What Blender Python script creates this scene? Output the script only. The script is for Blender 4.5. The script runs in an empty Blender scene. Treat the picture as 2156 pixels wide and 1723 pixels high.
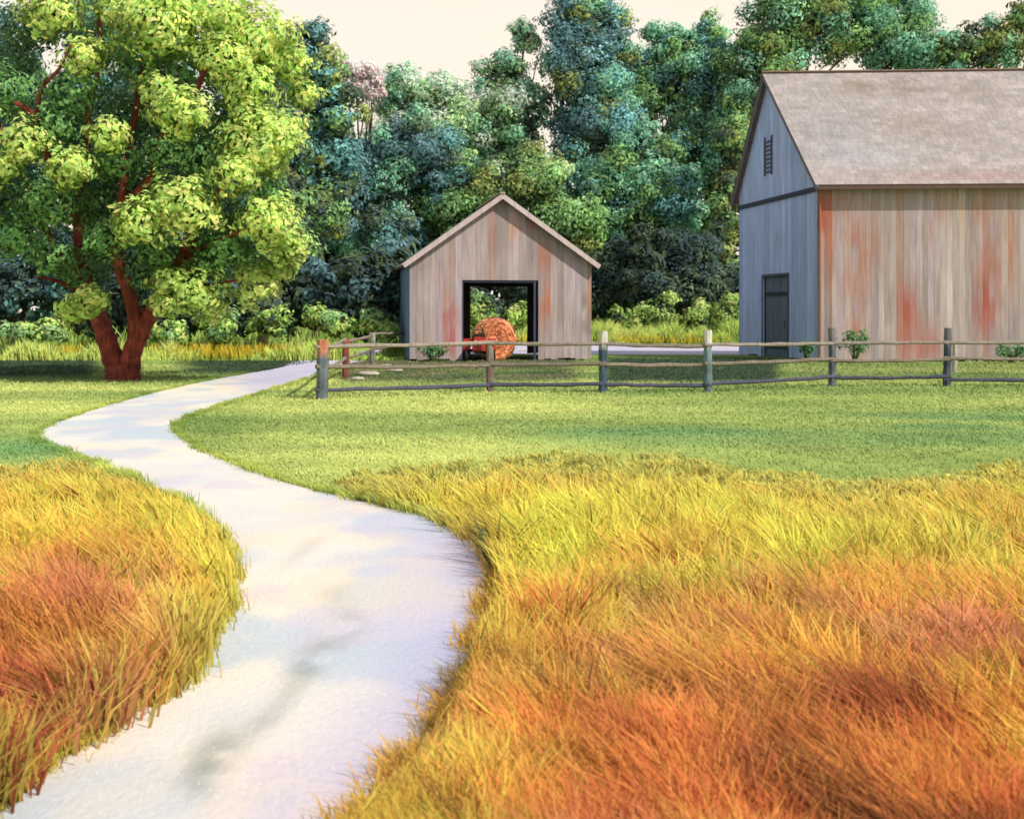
import bpy, math, random
import numpy as np
from mathutils import Vector

random.seed(7)
RNG = np.random.default_rng(11)
SC = bpy.context.scene
COL = SC.collection

# ------------------------------------------------------------------ camera model (used once to lay the site out)
F, CX, HZ, CH = 2601.0, 1077.5, 660.0, 2.0
def P(px, py, Y):
    return np.array([(px - CX) * Y / F, Y, CH - (py - HZ) * Y / F])
def G(px, py):
    s = (py - HZ) / CH
    return np.array([(px - CX) / s, F / s])
def lin(c):
    c = np.asarray(c, float) / 255.0
    return np.where(c <= 0.04045, c / 12.92, ((c + 0.055) / 1.055) ** 2.4)

# ------------------------------------------------------------------ numpy noise
_T = np.random.default_rng(3).random((256, 256))
def vnoise(x, y, seed=0):
    x = np.asarray(x, float) + seed * 37.17; y = np.asarray(y, float) + seed * 11.83
    xi = np.floor(x).astype(int); yi = np.floor(y).astype(int)
    fx = x - xi; fy = y - yi
    fx = fx * fx * (3 - 2 * fx); fy = fy * fy * (3 - 2 * fy)
    g = lambda a, b: _T[a % 256, b % 256]
    return (g(xi, yi) * (1 - fx) + g(xi + 1, yi) * fx) * (1 - fy) + (g(xi, yi + 1) * (1 - fx) + g(xi + 1, yi + 1) * fx) * fy
def fbm(x, y, seed=0, o=3):
    a = 0; w = 0
    for k in range(o):
        a = a + vnoise(np.asarray(x) * 2 ** k, np.asarray(y) * 2 ** k, seed + k) * 0.5 ** k; w += 0.5 ** k
    return a / w
def sm(x, a, b):
    t = np.clip((np.asarray(x, float) - a) / (b - a), 0, 1)
    return t * t * (3 - 2 * t)
def inpoly(px, py, poly):
    px = np.asarray(px, float); py = np.asarray(py, float)
    r = np.zeros(px.shape, bool); n = len(poly)
    for i in range(n):
        x0, y0 = poly[i]; x1, y1 = poly[(i + 1) % n]
        if y0 == y1: continue
        c = ((y0 > py) != (y1 > py)) & (px < (x1 - x0) * (py - y0) / (y1 - y0) + x0)
        r ^= c
    return r

# ------------------------------------------------------------------ mesh helpers
def new_mesh(name, V, faces_flat, loop_tot, C, mat, parent=None, smooth=False):
    me = bpy.data.meshes.new(name)
    V = np.asarray(V, np.float32)
    me.vertices.add(len(V)); me.vertices.foreach_set('co', V.ravel())
    ff = np.asarray(faces_flat, np.int32); lt = np.asarray(loop_tot, np.int32)
    me.loops.add(len(ff)); me.loops.foreach_set('vertex_index', ff)
    me.polygons.add(len(lt))
    st = np.concatenate([[0], np.cumsum(lt)[:-1]]).astype(np.int32)
    me.polygons.foreach_set('loop_start', st); me.polygons.foreach_set('loop_total', lt)
    me.polygons.foreach_set('use_smooth', np.full(len(lt), bool(smooth)))
    if C is not None:
        at = me.color_attributes.new('col', 'FLOAT_COLOR', 'POINT')
        c4 = np.ones((len(V), 4), np.float32); c4[:, :3] = C
        at.data.foreach_set('color', c4.ravel())
    me.update(calc_edges=True); me.validate()
    me.materials.append(mat)
    o = bpy.data.objects.new(name, me); COL.objects.link(o)
    if parent is not None: o.parent = parent
    return o
def tone(c, gain=1.0, desat=0.0):
    l = (c @ np.array([0.2126, 0.7152, 0.0722]))[..., None]
    return np.clip((c * (1 - desat) + l * desat) * gain, 0, 0.92)
def quads(name, Q, C, mat, parent=None, nrm=None):
    """Q (n,4,3) corner positions, C (n,3) or (n,4,3) colours, nrm (n,3) broad direction each leaf grows in"""
    n = len(Q); V = Q.reshape(-1, 3)
    if C.ndim == 2: C = np.repeat(C[:, None, :], 4, axis=1)
    if nrm is None: nrm = np.tile(np.array([0, 0, 1.0]), (n, 1))
    o = _q(name, n, V, C, mat, parent)
    at = o.data.attributes.new('nrm', 'FLOAT_VECTOR', 'POINT')
    at.data.foreach_set('vector', np.repeat(nrm[:, None, :], 4, axis=1).astype(np.float32).ravel())
    return o
def _q(name, n, V, C, mat, parent):
    return new_mesh(name, V, np.arange(n * 4), np.full(n, 4), C.reshape(-1, 3), mat, parent)

class MB:
    def __init__(s): s.v = []; s.f = []; s.c = []
    def add(s, vs, fs, col):
        b = len(s.v); s.v += [tuple(v) for v in vs]
        col = np.asarray(col, float)
        s.c += [tuple(col)] * len(vs) if col.ndim == 1 else [tuple(c) for c in col]
        s.f += [tuple(i + b for i in f) for f in fs]
    def hexa(s, b4, t4, col):
        s.add(list(b4) + list(t4), [(3, 2, 1, 0), (4, 5, 6, 7), (0, 1, 5, 4), (1, 2, 6, 5), (2, 3, 7, 6), (3, 0, 4, 7)], col)
    def box(s, c, d, col, rz=0.0, tilt=0.0):
        cx, cy, cz = c; dx, dy, dz = [k / 2 for k in d]
        R = Vector((0, 0, 1)); out = []
        ca, sa = math.cos(rz), math.sin(rz)
        for z in (-dz, dz):
            for x, y in ((-dx, -dy), (dx, -dy), (dx, dy), (-dx, dy)):
                xx = x + tilt * z
                out.append((cx + xx * ca - y * sa, cy + xx * sa + y * ca, cz + z))
        s.hexa(out[:4], out[4:], col)
    def tube(s, pts, rad, col, n=10, jit=0.0, cap=True):
        pts = [Vector(p) for p in pts]; m = len(pts); b = len(s.v); cols = np.asarray(col, float)
        ref = Vector((0.3, 1, 0.1)).normalized()
        for i, p in enumerate(pts):
            t = (pts[min(i + 1, m - 1)] - pts[max(i - 1, 0)]).normalized()
            a = t.cross(ref).normalized(); q = t.cross(a).normalized()
            for k in range(n):
                an = 2 * math.pi * k / n
                r = rad[i] * (1 + random.uniform(-jit, jit))
                s.v.append(tuple(p + a * (math.cos(an) * r) + q * (math.sin(an) * r)))
                cc = cols if cols.ndim == 1 else cols[i]
                s.c.append(tuple(cc))
        for i in range(m - 1):
            for k in range(n):
                k2 = (k + 1) % n
                s.f.append((b + i * n + k, b + i * n + k2, b + (i + 1) * n + k2, b + (i + 1) * n + k))
        if cap:
            s.f.append(tuple(b + k for k in range(n))[::-1]); s.f.append(tuple(b + (m - 1) * n + k for k in range(n)))
    def build(s, name, mat, parent=None, smooth=False):
        ff = [i for f in s.f for i in f]
        return new_mesh(name, np.array(s.v), ff, [len(f) for f in s.f], np.array(s.c), mat, parent, smooth)

def thing(name, label, cat, loc, group=None):
    o = bpy.data.objects.new(name, None); COL.objects.link(o)
    o.location = loc; o.empty_display_size = 0.2
    o['label'] = label; o['category'] = cat
    if group: o['group'] = group
    bpy.context.view_layer.update()
    return o
def keep(o, root):                       # children are authored in world coordinates
    me = o.data
    off = Vector(root.location)
    n = len(me.vertices); co = np.empty(n * 3, np.float32); me.vertices.foreach_get('co', co)
    co = co.reshape(-1, 3) - np.array(off, np.float32); me.vertices.foreach_set('co', co.ravel()); me.update()
    return o
def tag(o, label, cat, group=None, kind=None):
    o['label'] = label; o['category'] = cat
    if group: o['group'] = group
    if kind: o['kind'] = kind

# ------------------------------------------------------------------ materials
def mat_base(name):
    m = bpy.data.materials.new(name); m.use_nodes = True
    nt = m.node_tree; nt.nodes.clear()
    return m, nt, nt.nodes, nt.links
def N(nodes, t, **kw):
    n = nodes.new(t)
    for k, v in kw.items(): setattr(n, k, v)
    return n
def foliage_mat(name, trans=0.35, vary=0.25, rough=0.7, nscale=3.0, soft=0.7):
    m, nt, nd, lk = mat_base(name)
    out = N(nd, 'ShaderNodeOutputMaterial'); at = N(nd, 'ShaderNodeAttribute', attribute_name='col')
    geo = N(nd, 'ShaderNodeNewGeometry')
    no = N(nd, 'ShaderNodeTexNoise'); no.inputs['Scale'].default_value = nscale; no.inputs['Detail'].default_value = 3
    lk.new(geo.outputs['Position'], no.inputs['Vector'])
    mr = N(nd, 'ShaderNodeMapRange'); mr.inputs[1].default_value = 0.3; mr.inputs[2].default_value = 0.7
    mr.inputs[3].default_value = 1 - vary; mr.inputs[4].default_value = 1 + vary
    lk.new(no.outputs['Fac'], mr.inputs[0])
    mx = N(nd, 'ShaderNodeMix', data_type='RGBA', blend_type='MULTIPLY'); mx.inputs[0].default_value = 1
    lk.new(at.outputs['Color'], mx.inputs[6]); lk.new(mr.outputs[0], mx.inputs[7])
    d = N(nd, 'ShaderNodeBsdfPrincipled'); d.inputs['Roughness'].default_value = rough
    d.inputs['Specular IOR Level'].default_value = 0.15
    t = N(nd, 'ShaderNodeBsdfTranslucent')
    an = N(nd, 'ShaderNodeAttribute', attribute_name='nrm')
    vm = N(nd, 'ShaderNodeMix', data_type='VECTOR'); vm.inputs[0].default_value = soft
    lk.new(geo.outputs['Normal'], vm.inputs[4]); lk.new(an.outputs['Vector'], vm.inputs[5])
    vn = N(nd, 'ShaderNodeVectorMath', operation='NORMALIZE'); lk.new(vm.outputs[1], vn.inputs[0])
    lk.new(vn.outputs[0], d.inputs['Normal'])
    lk.new(mx.outputs[2], d.inputs['Base Color']); lk.new(mx.outputs[2], t.inputs['Color'])
    ms = N(nd, 'ShaderNodeMixShader'); ms.inputs[0].default_value = trans
    lk.new(d.outputs[0], ms.inputs[1]); lk.new(t.outputs[0], ms.inputs[2]); lk.new(ms.outputs[0], out.inputs[0])
    return m
def surf_mat(name, scale=(6, 6, 6), lo=0.7, hi=1.25, rough=0.85, bump=0.3, detail=6, bscale=None, attr=True, base=(0.5, 0.5, 0.5), metal=0.0, bdist=0.02):
    m, nt, nd, lk = mat_base(name)
    out = N(nd, 'ShaderNodeOutputMaterial')
    geo = N(nd, 'ShaderNodeNewGeometry')
    mp = N(nd, 'ShaderNodeMapping'); mp.inputs['Scale'].default_value = scale
    lk.new(geo.outputs['Position'], mp.inputs['Vector'])
    no = N(nd, 'ShaderNodeTexNoise'); no.inputs['Scale'].default_value = 1; no.inputs['Detail'].default_value = detail; no.inputs['Roughness'].default_value = 0.65
    lk.new(mp.outputs[0], no.inputs['Vector'])
    mr = N(nd, 'ShaderNodeMapRange'); mr.inputs[1].default_value = 0.28; mr.inputs[2].default_value = 0.72
    mr.inputs[3].default_value = lo; mr.inputs[4].default_value = hi
    lk.new(no.outputs['Fac'], mr.inputs[0])
    mx = N(nd, 'ShaderNodeMix', data_type='RGBA', blend_type='MULTIPLY'); mx.inputs[0].default_value = 1
    if attr:
        at = N(nd, 'ShaderNodeAttribute', attribute_name='col'); lk.new(at.outputs['Color'], mx.inputs[6])
    else:
        mx.inputs[6].default_value = (*base, 1)
    lk.new(mr.outputs[0], mx.inputs[7])
    d = N(nd, 'ShaderNodeBsdfPrincipled'); d.inputs['Roughness'].default_value = rough; d.inputs['Metallic'].default_value = metal
    d.inputs['Specular IOR Level'].default_value = 0.2
    lk.new(mx.outputs[2], d.inputs['Base Color'])
    b = N(nd, 'ShaderNodeBump'); b.inputs['Strength'].default_value = bump; b.inputs['Distance'].default_value = bdist
    lk.new(no.outputs['Fac'], b.inputs['Height']); lk.new(b.outputs[0], d.inputs['Normal'])
    lk.new(d.outputs[0], out.inputs[0])
    return m
M_LEAF = foliage_mat('leaf', 0.5, 0.22, nscale=1.3, soft=0.82)
M_FAR = foliage_mat('far_leaf', 0.42, 0.25, nscale=0.5, soft=0.82)
M_BLADE = foliage_mat('meadow_blade', 0.40, 0.22, nscale=2.2)
M_LAWN = foliage_mat('lawn_blade', 0.35, 0.15, nscale=0.8)
M_BARK = surf_mat('red_bark', (6, 6, 1.6), 0.35, 1.7, 0.75, 0.7, bdist=0.06)
M_BARKFAR = surf_mat('dark_bark', (5, 5, 1.2), 0.6, 1.3, 0.9, 0.5)
M_WOOD = surf_mat('weathered_board', (9, 9, 0.7), 0.74, 1.2, 0.85, 0.45)
M_FENCE = surf_mat('fence_timber', (12, 12, 5), 0.6, 1.3, 0.85, 0.5)
M_ROOF = surf_mat('old_shingle', (1.1, 1.1, 2.0), 0.8, 1.17, 0.8, 0.3)
M_GROUND = surf_mat('ground_turf', (2.2, 1.0, 1), 0.82, 1.16, 0.95, 0.5, bdist=0.05)
M_PATH = surf_mat('pale_gravel', (22.0, 16.0, 1), 0.93, 1.04, 0.9, 0.5, detail=10, bdist=0.02)
M_STONE = surf_mat('field_stone', (6, 6, 6), 0.75, 1.2, 0.85, 0.6)
M_PAINT = surf_mat('worn_paint', (5, 5, 5), 0.85, 1.12, 0.45, 0.05)
M_RUBBER = surf_mat('tyre_rubber', (9, 9, 9), 0.7, 1.3, 0.85, 0.2)
M_STRAW = surf_mat('straw', (16, 16, 16), 0.6, 1.35, 0.9, 0.8, bdist=0.05)

# ------------------------------------------------------------------ site plan (pixel outline -> ground)
PL = [(-260, 1900), (-120, 1780), (0, 1690), (40, 1640), (120, 1597), (200, 1553), (300, 1490), (395, 1432), (440, 1345), (480, 1280), (492, 1215), (472, 1140), (420, 1092), (370, 1050), (270, 1010), (180, 968), (76, 926), (88, 902), (190, 864), (300, 832), (420, 804), (520, 786), (600, 772)]
PR = [(610, 1900), (658, 1800), (735, 1723), (812, 1650), (895, 1565), (955, 1465), (1003, 1375), (1030, 1270), (1048, 1190), (992, 1128), (900, 1088), (765, 1055), (620, 1022), (520, 987), (430, 950), (378, 918), (372, 892), (430, 865), (520, 838), (600, 812), (670, 792)]
PATH_PX = PL + [(715, 757), (740, 775)] + PR[::-1]
R_TOP = [(640, 1030), (760, 1000), (860, 985), (1000, 975), (1200, 955), (1400, 962), (1600, 992), (1800, 1022), (2000, 1005), (2160, 965), (2500, 960), (3200, 985), (4600, 960)]
MR_PX = R_TOP + [(5600, 2300), (560, 2300)] + PR[:13]
ML_PX = [(-2400, 1000), (-500, 985), (0, 990), (130, 968), (180, 975)] + PL[:15][::-1] + [(-500, 2300), (-3000, 2300)]

def pix(x, y):
    s = F / np.maximum(y, 0.5)
    return CX + x * s, HZ + CH * s

# ground colours ---------------------------------------------------
def pick(pal, r):
    pal = np.array([lin(c) for c in pal]); return pal[np.minimum((r * len(pal)).astype(int), len(pal) - 1)]
def ramp(pal, t):
    pal = np.array([lin(c) for c in pal]); t = np.clip(t, 0, 0.9999) * (len(pal) - 1)
    i = t.astype(int); f = (t - i)[..., None]
    return pal[i] * (1 - f) + pal[i + 1] * f
def lawn_col(x, y):
    px, py = pix(x, y)
    n1 = fbm(x * 0.12, y * 0.28, 1, 3); n2 = fbm(x * 0.35, y * 0.7, 5, 3)
    c = ramp([(118, 146, 62), (148, 168, 74), (174, 188, 84), (194, 202, 98)], (n1 - 0.25) * 1.5 + (n2 - 0.5) * 0.5)
    # darker green in a long soft band ahead of the meadow, and beside the track
    band = sm(py, 858, 885) * (1 - sm(py, 905, 960)) * sm(px, 1000, 1300) * sm(fbm(x * 0.22, y * 0.5, 9, 2), 0.42, 0.62)
    c = c * (1 - 0.8 * band[..., None]) + lin((98, 146, 84)) * 0.8 * band[..., None]
    near = (np.exp(-((px - 440) / 95) ** 2 - ((py - 900) / 36) ** 2))[..., None]
    c = c * (1 - 0.8 * near) + lin((100, 136, 56)) * 0.8 * near
    g2 = (np.exp(-((px - 40) / 120) ** 2 - ((py - 945) / 26) ** 2))[..., None]
    c = c * (1 - 0.8 * g2) + lin((96, 152, 84)) * 0.8 * g2
    shade_m = sm(py, 744, 760) * (1 - sm(py, 796, 816)) * (0.95 * sm(px, 1235, 1300) * (1 - sm(px, 1600, 1680)) + .65 * sm(px, 690, 740) * (1 - sm(px, 1180, 1260)) + .3 * sm(px, 1640, 1700)) + 0.9 * sm(py, 748, 760) * (1 - sm(py, 778, 796)) * sm(px, 330, 440) * (1 - sm(px, 660, 700)) + 0.9 * sm(py, 742, 756) * (1 - sm(py, 786, 806)) * (1 - sm(px, 170, 250))
    shade_m = (shade_m * (0.9 + .6 * fbm(x * .8, y * .5, 17, 2)))[..., None].clip(0, 1)
    shade_c = lin((52, 76, 50))  # barn, tree and fence-line shade painted into the lawn colour
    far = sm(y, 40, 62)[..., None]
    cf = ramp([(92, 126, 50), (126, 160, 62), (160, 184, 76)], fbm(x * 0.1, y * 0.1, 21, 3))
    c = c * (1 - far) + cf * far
    c = c * (1 - shade_m) + shade_c * shade_m
    pen = (sm(px, 690, 760) * (1 - sm(px, 1150, 1260)) * sm(py, 752, 765) * (1 - sm(py, 785, 805)))[..., None] * sm(fbm(x * 0.6, y * 0.6, 4), 0.4, 0.6)[..., None]
    c = c * (1 - 0.75 * pen) + lin((128, 118, 88)) * 0.75 * pen
    return c
def ground_col(x, y):
    px, py = pix(x, y)
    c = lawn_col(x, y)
    m = (inpoly(px, py, MR_PX) | inpoly(px, py, ML_PX)) & (y > 0.6)
    mc = ramp([(120, 76, 34), (165, 112, 44), (186, 140, 52)], fbm(x * 1.2, y * 1.2, 2, 3))
    wob = sm(py, 960, 1090)[..., None]
    c = np.where(m[..., None], c * (1 - wob) + mc * wob, c)
    nb = (y <= 0.6)[..., None]
    c = np.where(nb, mc, c)
    return c
yy = np.concatenate([np.geomspace(2, 10.2, 12)[:-1], np.geomspace(10.2, 150, 420), np.geomspace(160, 2500, 24)]) - 8
uu = np.concatenate([-np.geomspace(30, 0.56, 18), np.linspace(-0.52, 0.52, 330), np.geomspace(0.56, 30, 18)])
YY, UU = np.meshgrid(yy, uu, indexing='ij'); XX = UU * (YY + 8)
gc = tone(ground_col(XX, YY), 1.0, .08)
ny, nx = YY.shape
idx = np.arange(ny * nx).reshape(ny, nx)
ff = np.stack([idx[:-1, :-1], idx[:-1, 1:], idx[1:, 1:], idx[1:, :-1]], -1).reshape(-1)
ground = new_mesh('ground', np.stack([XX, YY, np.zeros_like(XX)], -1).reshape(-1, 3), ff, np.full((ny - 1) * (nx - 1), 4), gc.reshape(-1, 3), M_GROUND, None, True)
ground['kind'] = 'structure'

# track ------------------------------------------------------------
def resample(pts, n):
    pts = np.array(pts, float)
    for _ in range(2):                     # soften corners
        q = [pts[0]]
        for a, b in zip(pts[:-1], pts[1:]): q += [a * 0.75 + b * 0.25, a * 0.25 + b * 0.75]
        q.append(pts[-1]); pts = np.array(q)
    d = np.concatenate([[0], np.cumsum(np.linalg.norm(np.diff(pts, axis=0), axis=1))]); t = np.linspace(0, d[-1], n)
    return np.stack([np.interp(t, d, pts[:, k]) for k in range(2)], -1)
gl = [G(*p) for p in PL] + [np.array(p) for p in [(-9.0, 50), (-9.2, 58), (-7.5, 69), (-2, 76), (8, 79), (20, 79), (45, 76)]]
gr_ = [G(*p) for p in PR] + [np.array(p) for p in [(-6.6, 43), (-6.4, 50), (-6.0, 57), (-3.5, 61), (4, 60.5), (20, 60), (45, 59)]]
# match the two edges by hand-set stations so that strips run across the track
KL = [0, 2, 4, 6, 7, 9, 11, 13, 15, 16, 18, 20, 22, 23, 25, 26, 27, 29]
KR = [0, 2, 3, 4, 5, 7, 9, 11, 13, 15, 17, 18, 20, 21, 23, 24, 25, 27]
def seg(pts, a, b, n):
    p = np.array(pts[a:b + 1]); d = np.concatenate([[0], np.cumsum(np.linalg.norm(np.diff(p, axis=0), axis=1))])
    t = np.linspace(0, d[-1], n, endpoint=False)
    return np.stack([np.interp(t, d, p[:, k]) for k in range(2)], -1)
def smooth(p, it=6):
    p = p.copy()
    for _ in range(it): p[1:-1] = 0.25 * p[:-2] + 0.5 * p[1:-1] + 0.25 * p[2:]
    return p
EL = smooth(np.concatenate([seg(gl, a, b, 22) for a, b in zip(KL[:-1], KL[1:])] + [gl[-1][None]]))
ER = smooth(np.concatenate([seg(gr_, a, b, 22) for a, b in zip(KR[:-1], KR[1:])] + [gr_[-1][None]]))
nv = 40
def ragged(E, sgn, sd):
    t = np.gradient(E, axis=0); t /= np.linalg.norm(t, axis=1)[:, None]; nn = np.stack([t[:, 1], -t[:, 0]], -1)
    a = (fbm(E[:, 0] * 2.2, E[:, 1] * 2.2, sd, 3) - .5) * .13
    return E + nn * a[:, None]
EL, ER = ragged(EL, -1, 151), ragged(ER, 1, 161)
W = np.linspace(0, 1, nv)[None, :, None]
PT = EL[:, None] * (1 - W) + ER[:, None] * W
x, y = PT[..., 0], PT[..., 1]; w = np.broadcast_to(W[..., 0], x.shape)
px, py = pix(x, y)
c = ramp([(214, 218, 226), (238, 233, 226), (252, 238, 218)], fbm(x * 0.9, y * 0.6, 31, 3) * 1.3 - 0.15)
blue = (sm(fbm(x * 1.1, y * 0.8, 41, 3), 0.42, 0.66) * 0.65)[..., None]
c = c * (1 - blue) + lin((184, 206, 226)) * blue
lav_shade = np.maximum(sm(w, 0.45, 0.95) * sm(py, 1000, 1200) * 0.72, sm(px, 430, 560) * (1 - sm(py, 800, 850)) * .7)[..., None]  # lavender shade along the right bank and far end, painted into the track
c = c * (1 - lav_shade) + lin((194, 190, 228)) * lav_shade
pch = (sm(fbm(x * 1.3, y * 0.9, 45, 3), 0.55, 0.75) * 0.35)[..., None]
c = c * (1 - pch) + lin((250, 226, 196)) * pch
vl = (sm(fbm(x * 1.5, y * 1.1, 46, 3), 0.55, 0.72) * 0.5)[..., None]
c = c * (1 - vl) + lin((214, 206, 228)) * vl
# damp ruts in the wheel line
for (rx, ry, ra, rb, k) in [(660, 1392, 62, 30, .8), (735, 1315, 30, 28, .55), (455, 1590, 70, 42, .75), (425, 1640, 40, 40, .6), (560, 1520, 60, 22, .45), (610, 1460, 45, 20, .3), (700, 1250, 40, 30, .25), (640, 1160, 60, 14, .25)]:
    th = math.radians(-38); dx = px - rx; dy = py - ry
    a = dx * math.cos(th) + dy * math.sin(th); b = -dx * math.sin(th) + dy * math.cos(th)
    g = (k * np.exp(-(a / ra) ** 2 - (b / rb) ** 2) * sm(fbm(x * 4, y * 3, 8, 3), 0.25, 0.6))[..., None]
    c = c * (1 - g) + lin((140, 150, 142)) * g
n0 = len(PT)
pid = np.arange(n0 * nv).reshape(n0, nv)
ff = np.stack([pid[:-1, :-1], pid[:-1, 1:], pid[1:, 1:], pid[1:, :-1]], -1).reshape(-1)
zz = 0.012 - 0.004 * (np.abs(2 * w - 1) > 0.97)
road = new_mesh('path', np.stack([x, y, zz], -1).reshape(-1, 3), ff, np.full((n0 - 1) * (nv - 1), 4), tone(c.reshape(-1, 3), 0.86), M_PATH, None, True)
road['kind'] = 'structure'

# ------------------------------------------------------------------ blades
def blades(name, x, y, h, lean, wid, cb, ct, mat, bend=0.35):
    n = len(x)
    az = RNG.uniform(0, 2 * math.pi, n); sx = np.cos(az) * wid / 2; sy = np.sin(az) * wid / 2 * 0.6
    base = np.stack([x, y, np.full(n, -0.01)], -1)
    mid = base + np.stack([lean[:, 0] * bend, lean[:, 1] * bend, h * 0.58 + 0.01], -1)
    tip = base + np.stack([lean[:, 0], lean[:, 1], h], -1)
    sd = np.stack([sx, sy, np.zeros(n)], -1)
    Q1 = np.stack([base - sd, base + sd, mid + sd * 0.85, mid - sd * 0.85], 1)
    Q2 = np.stack([mid - sd * 0.85, mid + sd * 0.85, tip + sd * 0.12, tip - sd * 0.12], 1)
    cm = cb * 0.45 + ct * 0.55
    C1 = np.stack([cb, cb, cm, cm], 1); C2 = np.stack([cm, cm, ct, ct], 1)
    nb = np.stack([lean[:, 0] / np.maximum(h, .01) * -0.25, -0.15 + lean[:, 1] * 0, np.ones(n)], -1); nb /= np.linalg.norm(nb, axis=1)[:, None]
    return quads(name, np.concatenate([Q1, Q2]), np.concatenate([C1, C2]), mat, None, np.concatenate([nb, nb]))

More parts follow.
